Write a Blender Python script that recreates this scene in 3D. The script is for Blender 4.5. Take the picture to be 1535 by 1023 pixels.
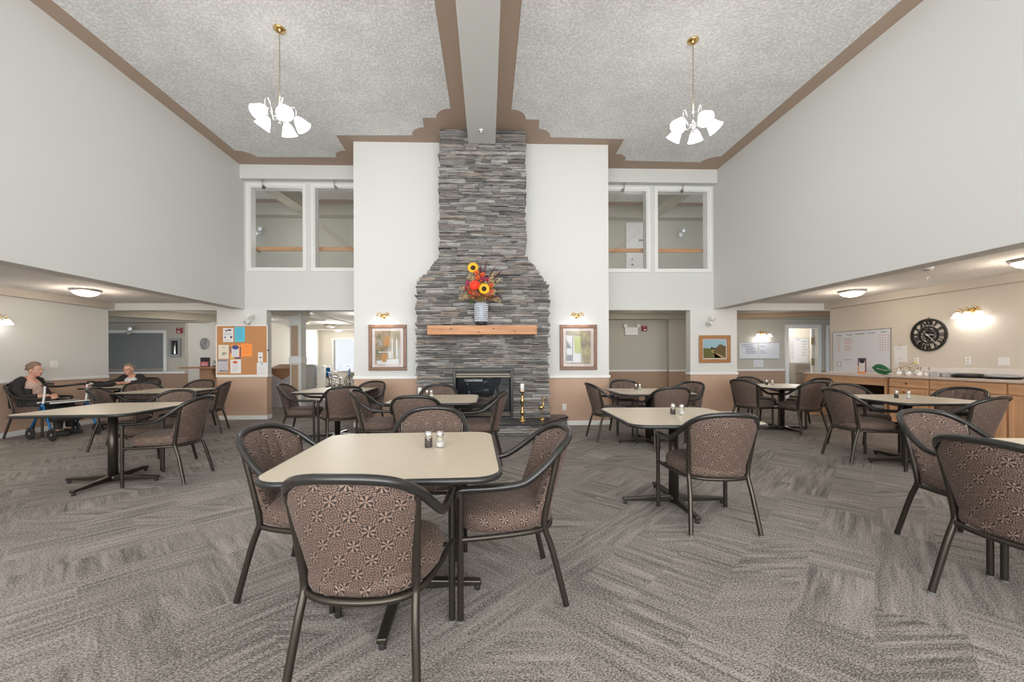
import bpy, math, random
from math import sin, cos, pi, radians, atan2, sqrt
from mathutils import Matrix, Vector
random.seed(7)
for o in list(bpy.data.objects):
    bpy.data.objects.remove(o)
SC = bpy.context.scene
COL = SC.collection

# ---------------------------------------------------------------- camera
FPX = 597.0
PCX, PCY = 750.0, 537.0            # optical centre of the lens in the frame
YAW = math.atan(19 / FPX)
ROLL = -0.0041
cam_d = bpy.data.cameras.new('camera')
cam = bpy.data.objects.new('camera', cam_d)
COL.objects.link(cam)
cam_d.sensor_width = 36.0
cam_d.lens = 36.0 * FPX / 1535
cam_d.shift_x = (767.5 - PCX) / 1535
cam_d.shift_y = (PCY - 511.5) / 1535
cam_d.clip_start = 0.05
cam_d.clip_end = 200
_f = Vector((sin(YAW), cos(YAW), 0)); _r0 = Vector((cos(YAW), -sin(YAW), 0)); _u0 = Vector((0, 0, 1))
_r = cos(ROLL) * _r0 + sin(ROLL) * _u0
_u = cos(ROLL) * _u0 - sin(ROLL) * _r0
cm = Matrix((( _r.x, _u.x, -_f.x, 0), (_r.y, _u.y, -_f.y, 0), (_r.z, _u.z, -_f.z, 1.24), (0, 0, 0, 1)))
cam.matrix_world = cm
SC.camera = cam

# ---------------------------------------------------------------- world, light, exposure
w = bpy.data.worlds.new('sky'); SC.world = w; w.use_nodes = True
wn = w.node_tree.nodes; wn.clear()
bg = wn.new('ShaderNodeBackground'); wo = wn.new('ShaderNodeOutputWorld')
bg.inputs['Color'].default_value = (0.86, 0.93, 1.0, 1); bg.inputs['Strength'].default_value = 1.3
w.node_tree.links.new(bg.outputs[0], wo.inputs[0])
SC.view_settings.view_transform = 'Standard'
SC.view_settings.look = 'None'
SC.view_settings.exposure = -0.27
SC.view_settings.gamma = 1.0
SC.view_settings.use_curve_mapping = False

def area(name, loc, rot, sx, sy, power, color=(1, 1, 1), spread=pi):
    d = bpy.data.lights.new(name, 'AREA'); d.shape = 'RECTANGLE'; d.size = sx; d.size_y = sy
    d.energy = power; d.color = color; d.spread = spread
    o = bpy.data.objects.new(name, d); COL.objects.link(o); o.location = loc; o.rotation_euler = rot
    return o
def point(name, loc, power, color=(1, 0.93, 0.82), rad=0.06):
    d = bpy.data.lights.new(name, 'POINT'); d.energy = power; d.color = color; d.shadow_soft_size = rad
    o = bpy.data.objects.new(name, d); COL.objects.link(o); o.location = loc
    return o
WARM = (1, 0.84, 0.68); SOFT = (1, 0.965, 0.92); DAY = (0.98, 0.985, 1.0)
# daylight through the tall window wall behind the camera
area('window_daylight', (-0.1, -4.6, 2.7), (radians(90), 0, 0), 9.0, 4.6, 225, DAY)
# fill added at the same glazing, tilted up to brighten the ceiling
area('window_ground_light', (-0.1, -4.5, 2.4), (radians(122), 0, 0), 9.0, 3.6, 930, (1.0, 0.998, 0.98))
# daylight of the side glazing behind the camera, under the low ceilings
area('window_daylight_left', (-6.4, -4.6, 1.3), (radians(90), 0, 0), 2.2, 1.9, 75, DAY)
area('window_daylight_right', (6.2, -4.6, 1.3), (radians(90), 0, 0), 2.2, 1.9, 75, DAY)
# sun room beyond the left opening
area('sunroom_window_daylight', (-6.2, 17.8, 1.5), (radians(-90), 0, 0), 1.5, 1.4, 90, DAY)
# ---------------------------------------------------------------- shader helpers
class S:
    """tiny wrapper that writes Math nodes from python expressions"""
    def __init__(s, nt, sock): s.nt = nt; s.k = sock
    def op(s, kind, *a):
        n = s.nt.nodes.new('ShaderNodeMath'); n.operation = kind
        for i, v in enumerate((s,) + a):
            if isinstance(v, S): s.nt.links.new(v.k, n.inputs[i])
            else: n.inputs[i].default_value = v
        return S(s.nt, n.outputs[0])
    def __add__(s, o): return s.op('ADD', o)
    def __sub__(s, o): return s.op('SUBTRACT', o)
    def __mul__(s, o): return s.op('MULTIPLY', o)
    def __truediv__(s, o): return s.op('DIVIDE', o)
    def __lt__(s, o): return s.op('LESS_THAN', o)
    def __gt__(s, o): return s.op('GREATER_THAN', o)
    def abs(s): return s.op('ABSOLUTE')
    def fract(s): return s.op('FRACT')
    def floor(s): return s.op('FLOOR')
    def cos(s): return s.op('COSINE')
    def smooth(s, a, b):
        n = s.nt.nodes.new('ShaderNodeMapRange'); n.interpolation_type = 'SMOOTHSTEP'
        s.nt.links.new(s.k, n.inputs[0]); n.inputs[1].default_value = a; n.inputs[2].default_value = b
        return S(s.nt, n.outputs[0])

def new_mat(name):
    m = bpy.data.materials.new(name); m.use_nodes = True
    b = m.node_tree.nodes['Principled BSDF']
    return m, m.node_tree, b
def setp(b, **k):
    for n, v in k.items():
        n = n.replace('_', ' ')
        if n in b.inputs:
            b.inputs[n].default_value = v
def rgb(c): return (c[0], c[1], c[2], 1)
def pos(nt):
    g = nt.nodes.new('ShaderNodeNewGeometry'); return g.outputs['Position']
def sep(nt, sock):
    n = nt.nodes.new('ShaderNodeSeparateXYZ'); nt.links.new(sock, n.inputs[0])
    return [S(nt, n.outputs[i]) for i in range(3)]
def comb(nt, x, y, z=0.0):
    n = nt.nodes.new('ShaderNodeCombineXYZ')
    for i, v in enumerate((x, y, z)):
        if isinstance(v, S): nt.links.new(v.k, n.inputs[i])
        else: n.inputs[i].default_value = v
    return n.outputs[0]
def noise(nt, vec, scale, detail=3.0, rough=0.5):
    n = nt.nodes.new('ShaderNodeTexNoise'); n.inputs['Scale'].default_value = scale
    n.inputs['Detail'].default_value = detail; n.inputs['Roughness'].default_value = rough
    if vec is not None: nt.links.new(vec, n.inputs['Vector'])
    return S(nt, n.outputs[0])
def white(nt, vec):
    n = nt.nodes.new('ShaderNodeTexWhiteNoise'); n.noise_dimensions = '3D'; nt.links.new(vec, n.inputs[0])
    return S(nt, n.outputs[0])
def mix(nt, f, a, b):
    n = nt.nodes.new('ShaderNodeMix'); n.data_type = 'RGBA'
    if isinstance(f, S): nt.links.new(f.k, n.inputs[0])
    else: n.inputs[0].default_value = f
    for i, v in ((6, a), (7, b)):
        if isinstance(v, (tuple, list)): n.inputs[i].default_value = rgb(v)
        else: nt.links.new(v, n.inputs[i])
    return n.outputs[2]
def bump(nt, b, h, strength=0.2, dist=0.01):
    n = nt.nodes.new('ShaderNodeBump'); n.inputs['Strength'].default_value = strength
    n.inputs['Distance'].default_value = dist
    nt.links.new(h.k if isinstance(h, S) else h, n.inputs['Height']); nt.links.new(n.outputs[0], b.inputs['Normal'])
def objco(nt):
    n = nt.nodes.new('ShaderNodeTexCoord'); return n.outputs['Object']

M = {}
def plain(name, col, rough=0.5, metal=0.0, var=0.0, vscale=8.0, bmp=0.0, bscale=60.0, **k):
    m, nt, b = new_mat(name)
    setp(b, Base_Color=rgb(col), Roughness=rough, Metallic=metal, **k)
    if var:
        n = noise(nt, objco(nt), vscale, 4)
        c = mix(nt, n, tuple(x * (1 - var) for x in col), tuple(min(1, x * (1 + var)) for x in col))
        nt.links.new(c, b.inputs['Base Color'])
    if bmp:
        bump(nt, b, noise(nt, objco(nt), bscale, 4), bmp, 0.004)
    M[name] = m
    return m
def emit(name, col, st, base=(1, 1, 1)):
    m, nt, b = new_mat(name)
    setp(b, Base_Color=rgb(base), Roughness=0.4, Emission_Color=rgb(col), Emission_Strength=st)
    M[name] = m
    return m

PAINT = (0.66, 0.665, 0.645)
def wall_mat(name, upper, lower, h):
    m, nt, b = new_mat(name); setp(b, Roughness=0.75)
    p = pos(nt); x, y, z = sep(nt, p)
    mott = noise(nt, p, 1.3, 5, 0.6)
    low = mix(nt, mott, tuple(c * 0.86 for c in lower), tuple(min(1, c * 1.14) for c in lower))
    c = mix(nt, z < h, upper, low)
    nt.links.new(c, b.inputs['Base Color'])
    bump(nt, b, noise(nt, p, 90, 3), 0.05, 0.003)
    M[name] = m
plain('wall_paint', PAINT, 0.75, bmp=0.05, bscale=90)
wall_mat('wall_two_tone', PAINT, (0.53, 0.36, 0.262), 0.868)
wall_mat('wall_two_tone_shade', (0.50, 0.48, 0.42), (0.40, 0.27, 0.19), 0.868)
wall_mat('wall_two_tone_right', (0.64, 0.585, 0.505), (0.53, 0.36, 0.262), 0.868)
plain('wall_cream', (0.72, 0.68, 0.60), 0.75)
plain('wall_tan', (0.42, 0.30, 0.20), 0.75)
plain('corridor_paint', (0.50, 0.485, 0.41), 0.75)
plain('trim_white', (0.80, 0.80, 0.78), 0.4)
plain('brown_paint', (0.43, 0.325, 0.25), 0.7)
plain('soffit_paint', (0.58, 0.53, 0.465), 0.7)
plain('taupe_trim', (0.33, 0.30, 0.27), 0.7)
def ceiling_mat(name, a, c2, dens=1.0):
    m, nt, b = new_mat(name); setp(b, Roughness=0.85)
    p = pos(nt)
    n1 = noise(nt, p, 31 * dens, 5, 0.68); n2 = noise(nt, p, 3.0, 3)
    f = (n1 * 1.0 + n2 * 0.25 - 0.12).smooth(0.36, 0.66)
    nt.links.new(mix(nt, f, a, c2), b.inputs['Base Color'])
    bump(nt, b, n1.smooth(0.4, 0.62), 0.4, 0.012)
    M[name] = m
ceiling_mat('ceiling_stipple', (0.67, 0.67, 0.665), (0.92, 0.92, 0.91))
ceiling_mat('ceiling_low', (0.74, 0.72, 0.70), (0.86, 0.85, 0.83), 1.3)
plain('ceiling_plain', (0.66, 0.64, 0.60), 0.85)

# carpet: planks laid herringbone fashion, each with its own streak direction
def carpet():
    m, nt, b = new_mat('carpet'); setp(b, Roughness=0.95)
    x, y, z = sep(nt, pos(nt))
    u = (x + y) * 0.7071; v = (y - x) * 0.7071
    W_, L_ = 0.30, 0.60
    row = (v / W_).floor()
    cu = (u / L_ + row * 0.5).floor()
    rnd = white(nt, comb(nt, cu, row, 3.0))
    rnd2 = white(nt, comb(nt, cu, row, 9.0))
    sa = noise(nt, comb(nt, u * 1.8, v * 24.0, rnd * 30.0), 1.0, 3, 0.6)
    sb = noise(nt, comb(nt, u * 24.0, v * 1.8, rnd * 30.0), 1.0, 3, 0.6)
    sc = noise(nt, comb(nt, x * 2.0, y * 26.0, rnd * 30.0), 1.0, 3, 0.6)
    k1 = rnd > 0.42; k2 = rnd > 0.80
    st = sa * (k1 * -1.0 + 1.0) + sb * (k1 - k2) + sc * k2
    fade = noise(nt, pos(nt), 1.9, 2).smooth(0.32, 0.66)
    st = (st - 0.5) * (fade * 0.75 + 0.30) + 0.5
    big = noise(nt, pos(nt), 0.8, 3)
    yarn = noise(nt, comb(nt, (x + y * 0.3) * 70, (y - x * 0.3) * 210, 0.0), 1.0, 2, 0.7)
    yarn2 = noise(nt, pos(nt), 130, 2, 0.7)
    t = (st - 0.5) * 1.75 + (yarn - 0.5) * 2.5 + (yarn2 - 0.5) * 2.2 + (rnd2 - 0.5) * 0.12 + (big - 0.5) * 0.5 + 0.5
    t = t.smooth(-0.05, 1.05)
    c = mix(nt, t, (0.072, 0.062, 0.055), (0.41, 0.372, 0.34))
    nt.links.new(c, b.inputs['Base Color'])
    bump(nt, b, yarn + yarn2 + st * 0.5, 0.55, 0.006)
    M['carpet'] = m
carpet()

# upholstery: staggered rosettes woven on a mauve brown ground (UV in metres)
def fabric(name, ground, dark, light, sheen=0.25):
    m, nt, b = new_mat(name); setp(b, Roughness=0.75, Sheen_Weight=sheen, Sheen_Roughness=0.45)
    b.inputs['Sheen Tint'].default_value = (0.9, 0.8, 0.8, 1)
    tc = nt.nodes.new('ShaderNodeTexCoord'); u, v, _ = sep(nt, tc.outputs['UV'])
    P_ = 0.112
    a = (u + v) / P_; c = (u - v) / P_
    def local(off):
        fa = (a + (0.5 + off)).fract() - 0.5; fc = (c + (0.5 + off)).fract() - 0.5
        r = (fa * fa + fc * fc).op('SQRT'); th = fa.op('ARCTAN2', fc)
        return r, th
    r1, t1 = local(0.0); r2, t2 = local(0.5)
    pet = (t1 * 4.0).cos().abs()
    rose = (r1 - pet * 0.15).smooth(0.27, 0.23)
    leaf = ((t1 * 3.0).cos().abs() > 0.72) * (r1 < 0.27) * (r1 > 0.06)
    dot = r1 < 0.05
    pet2 = (t2 * 2.0).cos().abs()
    scroll = (r2 * 46.0 + (t2 * 8.0).cos() * 2.6 + (t2 * 4.0).cos() * 1.6).cos().smooth(-0.05, 0.5)
    arab = scroll * (r1 > 0.29)
    star = (r2 - (t2 * 4.0).cos().abs() * 0.12).smooth(0.10, 0.06)
    darkb = star
    thr = noise(nt, comb(nt, u * 900, v * 900), 1.0, 1)
    col = mix(nt, darkb * 0.75, ground, dark)
    col = mix(nt, rose * 0.95, col, dark)
    col = mix(nt, (arab.op('MINIMUM', 1.0)) * 0.62, col, light)
    col = mix(nt, (leaf + dot).op('MINIMUM', 1.0) * 0.85, col, light)
    spk = noise(nt, comb(nt, u * 130, v * 130), 1.0, 2, 0.7).smooth(0.42, 0.62)
    col = mix(nt, thr * 0.25, col, (0.02, 0.015, 0.012))
    col = mix(nt, spk * 0.42, col, (0.022, 0.013, 0.010))
    nt.links.new(col, b.inputs['Base Color'])
    bump(nt, b, thr, 0.12, 0.002)
    M[name] = m
fabric('upholstery', (0.060, 0.034, 0.028), (0.020, 0.013, 0.012), (0.36, 0.245, 0.185), 0.08)
plain('bronze_metal', (0.060, 0.052, 0.042), 0.34, 0.75)
plain('black_rail', (0.016, 0.015, 0.014), 0.30, 0.0, Coat_Weight=0.15)
plain('black_plastic', (0.015, 0.015, 0.015), 0.45)
plain('foot_grey', (0.16, 0.16, 0.15), 0.5)
plain('rubber', (0.02, 0.02, 0.02), 0.8)
m, nt, b = new_mat('laminate'); setp(b, Roughness=0.36)
n_ = noise(nt, objco(nt), 14, 5); n2_ = noise(nt, objco(nt), 420, 2)
nt.links.new(mix(nt, n_ * 0.6 + n2_ * 0.4, (0.50, 0.43, 0.33), (0.62, 0.54, 0.42)), b.inputs['Base Color']); M['laminate'] = m
plain('edge_black', (0.018, 0.018, 0.018), 0.3)
plain('chrome', (0.75, 0.75, 0.76), 0.18, 1.0)
plain('steel', (0.50, 0.49, 0.48), 0.35, 0.9)
plain('brass', (0.72, 0.50, 0.20), 0.22, 1.0)
plain('antique_brass', (0.40, 0.32, 0.20), 0.35, 1.0)
m, nt, b = new_mat('clear_glass'); setp(b, Base_Color=(1, 1, 1, 1), Roughness=0.02, Transmission_Weight=1.0, IOR=1.45); M['clear_glass'] = m
# thin pane glass: mostly clear with a mirror coat
def pane(name, refl, tint=(1, 1, 1)):
    m = bpy.data.materials.new(name); m.use_nodes = True; nt = m.node_tree; nt.nodes.clear()
    o = nt.nodes.new('ShaderNodeOutputMaterial'); mx = nt.nodes.new('ShaderNodeMixShader')
    t = nt.nodes.new('ShaderNodeBsdfTransparent'); g = nt.nodes.new('ShaderNodeBsdfGlossy')
    t.inputs[0].default_value = rgb(tint); g.inputs['Roughness'].default_value = 0.01
    mx.inputs[0].default_value = refl
    nt.links.new(t.outputs[0], mx.inputs[1]); nt.links.new(g.outputs[0], mx.inputs[2]); nt.links.new(mx.outputs[0], o.inputs[0])
    M[name] = m
pane('window_glass', 0.07)
pane('picture_glass', 0.010)
pane('firebox_glass', 0.08, (0.75, 0.77, 0.8))
def wood(name, a, c, scale=3.0, rough=0.42, axis=0):
    m, nt, b = new_mat(name); setp(b, Roughness=rough)
    x, y, z = sep(nt, objco(nt))
    k = [9.0, 9.0, 9.0]; k[axis] = 0.8
    v = comb(nt, x * k[0], y * k[1], z * k[2])
    n1 = noise(nt, v, scale, 5, 0.6); n2 = noise(nt, v, scale * 7, 3)
    nt.links.new(mix(nt, (n1 * 0.8 + n2 * 0.3).smooth(0.3, 0.8), a, c), b.inputs['Base Color'])
    M[name] = m
wood('mantel_wood', (0.36, 0.145, 0.055), (0.62, 0.32, 0.15), 1.6, 0.5, 0)
wood('rail_wood', (0.50, 0.24, 0.10), (0.62, 0.34, 0.16), 2.0, 0.45, 0)
wood('cabinet_wood', (0.58, 0.31, 0.16), (0.70, 0.41, 0.23), 2.0, 0.4, 1)
wood('cabinet_wood_upright', (0.58, 0.31, 0.16), (0.70, 0.41, 0.23), 2.0, 0.4, 2)
wood('frame_wood', (0.13, 0.06, 0.03), (0.27, 0.13, 0.07), 3.0, 0.35, 2)
wood('desk_wood', (0.30, 0.16, 0.09), (0.38, 0.21, 0.12), 2.0, 0.5, 0)
wood('golden_frame_wood', (0.28, 0.13, 0.045), (0.42, 0.21, 0.08), 3.0, 0.35, 2)
plain('countertop', (0.62, 0.50, 0.43), 0.35, var=0.06, vscale=60)
plain('backsplash', (0.74, 0.70, 0.66), 0.3)
plain('cork', (0.52, 0.255, 0.11), 0.9, var=0.25, vscale=90)
plain('paper_white', (0.78, 0.77, 0.76), 0.6)
plain('mount_card', (0.56, 0.50, 0.49), 0.7)
plain('board_white', (0.66, 0.68, 0.72), 0.25)
plain('paper_blue', (0.10, 0.55, 0.72), 0.6)
plain('paper_orange', (0.98, 0.32, 0.06), 0.6)
plain('paper_cream', (0.76, 0.70, 0.58), 0.6)
plain('paper_grey', (0.55, 0.53, 0.55), 0.6)
plain('ink_black', (0.03, 0.03, 0.035), 0.6)
plain('ink_red', (0.62, 0.12, 0.13), 0.6)
plain('ink_blue', (0.06, 0.08, 0.25), 0.6)
plain('ink_purple', (0.11, 0.07, 0.14), 0.6)
plain('ink_yellow', (0.85, 0.55, 0.05), 0.6)
plain('plastic_white', (0.80, 0.80, 0.78), 0.4)
plain('plastic_grey', (0.30, 0.31, 0.32), 0.5)
plain('red_enamel', (0.28, 0.015, 0.02), 0.4)
plain('shutter_metal', (0.22, 0.225, 0.22), 0.45, 0.4)
plain('blue_metal', (0.02, 0.16, 0.42), 0.25, 0.6)
plain('skin', (0.62, 0.33, 0.24), 0.5, Subsurface_Weight=0.05)
plain('cloth_black', (0.018, 0.017, 0.018), 0.85, bmp=0.2, bscale=200)
plain('cloth_dark', (0.03, 0.027, 0.025), 0.85, bmp=0.2, bscale=200)
plain('blouse_floral', (0.50, 0.36, 0.30), 0.8, var=0.9, vscale=45)
plain('blouse_pale', (0.62, 0.64, 0.68), 0.8, var=0.5, vscale=60)
plain('hair_sandy', (0.20, 0.13, 0.085), 0.6, var=0.4, vscale=60, bmp=0.6, bscale=90)
plain('hair_grey', (0.20, 0.17, 0.14), 0.6, var=0.5, vscale=60, bmp=0.6, bscale=90)
plain('lips', (0.45, 0.11, 0.10), 0.5)
plain('slate', (0.032, 0.032, 0.034), 0.30, var=0.2, vscale=6)
plain('grout', (0.35, 0.34, 0.32), 0.8)
plain('firebox_black', (0.012, 0.012, 0.013), 0.35)
plain('log_bark', (0.30, 0.20, 0.15), 0.9, var=0.5, vscale=20, bmp=0.8, bscale=30)
plain('candle_wax', (0.85, 0.83, 0.78), 0.5)
plain('print_pale', (0.62, 0.63, 0.64), 0.7)
plain('print_foliage', (0.42, 0.45, 0.16), 0.7)
plain('print_lamp', (0.45, 0.24, 0.09), 0.7)
plain('print_slate', (0.17, 0.19, 0.21), 0.7)
plain('salt', (0.9, 0.9, 0.9), 0.8)
plain('pepper', (0.10, 0.08, 0.07), 0.8)
plain('petal_yellow', (0.95, 0.52, 0.02), 0.6)
plain('petal_red', (0.85, 0.05, 0.02), 0.6)
plain('petal_orange', (0.72, 0.12, 0.03), 0.6)
plain('petal_pink', (0.45, 0.02, 0.10), 0.6)
plain('seed_brown', (0.035, 0.015, 0.010), 0.9)
plain('leaf_rust', (0.38, 0.10, 0.05), 0.7)
plain('leaf_green', (0.06, 0.13, 0.03), 0.6)
plain('leaf_bright', (0.01, 0.12, 0.05), 0.35)
plain('dry_grass', (0.42, 0.31, 0.18), 0.8)
plain('grass_plum', (0.12, 0.02, 0.02), 0.7)
plain('vase_glaze', (0.30, 0.34, 0.40), 0.3)
plain('vase_dark', (0.03, 0.03, 0.035), 0.4)
plain('beige_leather', (0.42, 0.30, 0.20), 0.6)
plain('vinyl_floor', (0.72, 0.67, 0.60), 0.18)
plain('sky_blue_paint', (0.26, 0.42, 0.50), 0.5)
plain('field_green', (0.10, 0.10, 0.02), 0.5)
plain('hill_brown', (0.11, 0.07, 0.025), 0.5, var=0.4, vscale=60)
plain('path_tan', (0.42, 0.27, 0.14), 0.5)
emit('lamp_white', (1, 0.98, 0.95), 1.5)
emit('dome_white', (1, 0.96, 0.90), 2.2)
emit('window_bright', (0.93, 0.97, 1.0), 2.2)
def artwork(name, cols, sc):
    m, nt, b = new_mat(name); setp(b, Roughness=0.6)
    n = noise(nt, objco(nt), sc, 5, 0.65)
    r = nt.nodes.new('ShaderNodeValToRGB'); nt.links.new(n.k, r.inputs[0])
    el = r.color_ramp.elements
    while len(el) < len(cols): el.new(0.5)
    for i, c in enumerate(cols):
        el[i].position = 0.25 + 0.5 * i / (len(cols) - 1); el[i].color = rgb(c)
    nt.links.new(r.outputs[0], b.inputs['Base Color']); M[name] = m
artwork('print_garden', [(0.03, 0.035, 0.03), (0.12, 0.14, 0.09), (0.30, 0.20, 0.10), (0.30, 0.31, 0.29), (0.65, 0.65, 0.65)], 7)
artwork('print_porch', [(0.06, 0.055, 0.05), (0.20, 0.18, 0.15), (0.32, 0.26, 0.18), (0.40, 0.40, 0.22), (0.65, 0.66, 0.66)], 5)
# ledge stone, a shade of its own on every stone
m, nt, b = new_mat('ledge_stone'); setp(b, Roughness=0.85)
g = nt.nodes.new('ShaderNodeNewGeometry'); rn = S(nt, g.outputs['Random Per Island'])
r = nt.nodes.new('ShaderNodeValToRGB'); nt.links.new(rn.k, r.inputs[0]); el = r.color_ramp.elements
cols = [(0.15, 0.148, 0.145), (0.30, 0.29, 0.285), (0.40, 0.39, 0.38), (0.22, 0.215, 0.205), (0.40, 0.33, 0.28), (0.52, 0.505, 0.49)]
while len(el) < len(cols): el.new(0.5)
for i, c in enumerate(cols): el[i].position = i / len(cols) + 0.05; el[i].color = rgb(c)
px_, py_, pz_ = sep(nt, pos(nt))
nn = noise(nt, comb(nt, px_ * 5, py_ * 5, pz_ * 26), 1.0, 6, 0.7)
c = mix(nt, nn.smooth(0.3, 0.72), (0.085, 0.08, 0.075), r.outputs[0])
c2 = mix(nt, 0.62, r.outputs[0], c)
nt.links.new(c2, b.inputs['Base Color']); bump(nt, b, noise(nt, comb(nt, px_ * 14, py_ * 14, pz_ * 60), 1.0, 6, 0.7), 0.9, 0.02)
M['ledge_stone'] = m

# ---------------------------------------------------------------- mesh helpers
class MB:
    def __init__(s): s.v = []; s.f = []; s.sm = []; s.uv = []; s.mi = []
    def add(s, vs, fs, smooth=False, uvs=None, mi=0):
        o = len(s.v); s.v += [tuple(p) for p in vs]
        for i, f in enumerate(fs):
            s.f.append(tuple(o + k for k in f)); s.sm.append(smooth); s.mi.append(mi)
            s.uv.append([uvs[k] for k in f] if uvs else None)
        return s
    def box(s, x0, x1, y0, y1, z0, z1, mat=None, mi=0):
        vs = [Vector((x, y, z)) for z in (z0, z1) for y in (y0, y1) for x in (x0, x1)]
        if mat: vs = [mat @ p for p in vs]
        return s.add(vs, [(0, 2, 3, 1), (4, 5, 7, 6), (0, 1, 5, 4), (2, 6, 7, 3), (0, 4, 6, 2), (1, 3, 7, 5)], mi=mi)
    def tube(s, pts, rad, n=10, caps=True, closed=False, flat=1.0, mi=0):
        pts = [Vector(p) for p in pts]; m = len(pts)
        rs = rad if isinstance(rad, (list, tuple)) else [rad] * m
        rings = []; prev = None
        for i, p in enumerate(pts):
            if closed: t = pts[(i + 1) % m] - pts[i - 1]
            else: t = (pts[min(i + 1, m - 1)] - pts[max(i - 1, 0)])
            t = t.normalized() if t.length > 1e-9 else Vector((0, 0, 1))
            if prev is None:
                a = Vector((0, 0, 1)) if abs(t.z) < 0.9 else Vector((1, 0, 0))
                nrm = (a - t * a.dot(t)).normalized()
            else:
                nrm = (prev - t * prev.dot(t)).normalized()
            prev = nrm; bi = t.cross(nrm)
            rings.append([p + (nrm * cos(2 * pi * k / n) * flat + bi * sin(2 * pi * k / n)) * rs[i] for k in range(n)])
        vs = [q for r_ in rings for q in r_]; fs = []
        lim = m if closed else m - 1
        for i in range(lim):
            j = (i + 1) % m
            for k in range(n):
                fs.append((i * n + k, i * n + (k + 1) % n, j * n + (k + 1) % n, j * n + k))
        s.add(vs, fs, True, mi=mi)
        if caps and not closed:
            s.add(rings[0], [tuple(reversed(range(n)))], mi=mi); s.add(rings[-1], [tuple(range(n))], mi=mi)
        return s
    def lathe(s, prof, n=24, origin=(0, 0, 0), mat=None, smooth=True, mi=0, sx=1, sy=1):
        o = Vector(origin); vs = []
        for r_, z in prof:
            for k in range(n):
                p = Vector((r_ * cos(2 * pi * k / n) * sx, r_ * sin(2 * pi * k / n) * sy, z))
                vs.append((mat @ p if mat else p) + o)
        fs = []
        for i in range(len(prof) - 1):
            for k in range(n):
                fs.append((i * n + k, i * n + (k + 1) % n, (i + 1) * n + (k + 1) % n, (i + 1) * n + k))
        if prof[0][0] > 1e-4: fs.append(tuple(reversed(range(n))))
        if prof[-1][0] > 1e-4: fs.append(tuple((len(prof) - 1) * n + k for k in range(n)))
        return s.add(vs, fs, smooth, mi=mi)
    def ball(s, c, r, n=12, m=8, mi=0):
        r = (r, r, r) if not isinstance(r, (tuple, list)) else r
        vs = []
        for i in range(m + 1):
            a = pi * i / m
            for k in range(n):
                b_ = 2 * pi * k / n
                vs.append((c[0] + r[0] * sin(a) * cos(b_), c[1] + r[1] * sin(a) * sin(b_), c[2] - r[2] * cos(a)))
        fs = [(i * n + k, i * n + (k + 1) % n, (i + 1) * n + (k + 1) % n, (i + 1) * n + k) for i in range(m) for k in range(n)]
        return s.add(vs, fs, True, mi=mi)
    def prism(s, poly, z0, z1, mat=None, mi=0, uvscale=None):
        n = len(poly)
        vs = [Vector((x, y, z0)) for x, y in poly] + [Vector((x, y, z1)) for x, y in poly]
        if mat: vs = [mat @ p for p in vs]
        return s.add(vs, [tuple(reversed(range(n))), tuple(range(n, 2 * n))] + [(i, (i + 1) % n, n + (i + 1) % n, n + i) for i in range(n)], mi=mi)
    def grid(s, P_, uvs, closed_u=False, smooth=True, flip=False):
        r_, c_ = len(P_), len(P_[0]); vs = [p for row in P_ for p in row]; uu = [p for row in uvs for p in row]
        fs = []
        for i in range(r_ - 1):
            for j in range(c_ if closed_u else c_ - 1):
                a = (i * c_ + j, i * c_ + (j + 1) % c_, (i + 1) * c_ + (j + 1) % c_, (i + 1) * c_ + j)
                fs.append(tuple(reversed(a)) if flip else a)
        return s.add(vs, fs, smooth, uu)

def obj(name, mb, mats, parent=None, bevel=0.0, loc=None):
    me = bpy.data.meshes.new(name); me.from_pydata(mb.v, [], mb.f)
    me.polygons.foreach_set('use_smooth', mb.sm); me.polygons.foreach_set('material_index', mb.mi)
    if any(u is not None for u in mb.uv):
        lay = me.uv_layers.new(name='UVMap'); k = 0
        for u, f in zip(mb.uv, mb.f):
            for j in range(len(f)):
                lay.data[k].uv = u[j] if u else (mb.v[f[j]][0], mb.v[f[j]][1]); k += 1
    for m_ in ([mats] if isinstance(mats, str) else mats): me.materials.append(M[m_])
    me.validate(); me.update()
    o = bpy.data.objects.new(name, me); COL.objects.link(o)
    if parent is not None: o.parent = parent
    if loc is not None: o.location = loc
    if bevel:
        bv = o.modifiers.new('bevel', 'BEVEL'); bv.width = bevel; bv.segments = 2; bv.limit_method = 'ANGLE'
    return o
def tag(o, label, cat, group=None, stuff=False):
    o['label'] = label; o['category'] = cat
    if group: o['group'] = group
    if stuff: o['kind'] = 'stuff'
    return o
def thing(name, label, cat, loc=(0, 0, 0), rz=0.0, group=None, mat=None):
    o = bpy.data.objects.new(name, None); COL.objects.link(o); o.empty_display_size = 0.1
    if mat is not None: o.matrix_world = mat
    else: o.location = loc; o.rotation_euler = (0, 0, rz)
    return tag(o, label, cat, group)
def struct(name, mb, mats, bevel=0.0, parent=None):
    o = obj(name, mb, mats, parent, bevel)
    if parent is None: o['kind'] = 'structure'
    return o
def kids(o): return [c for c in COL.objects if c.parent == o]
def dup(root, loc=None, rz=None, label=None, group=None, parent=None):
    c = root.copy(); COL.objects.link(c)
    if parent is not None: c.parent = parent
    if loc is not None: c.location = loc
    if rz is not None: c.rotation_euler = (0, 0, rz)
    if label: c['label'] = label
    if group: c['group'] = group
    for ch in kids(root): dup(ch, parent=c)
    return c
def B(x0, x1, y0, y1, z0, z1): return MB().box(x0, x1, y0, y1, z0, z1)
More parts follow.
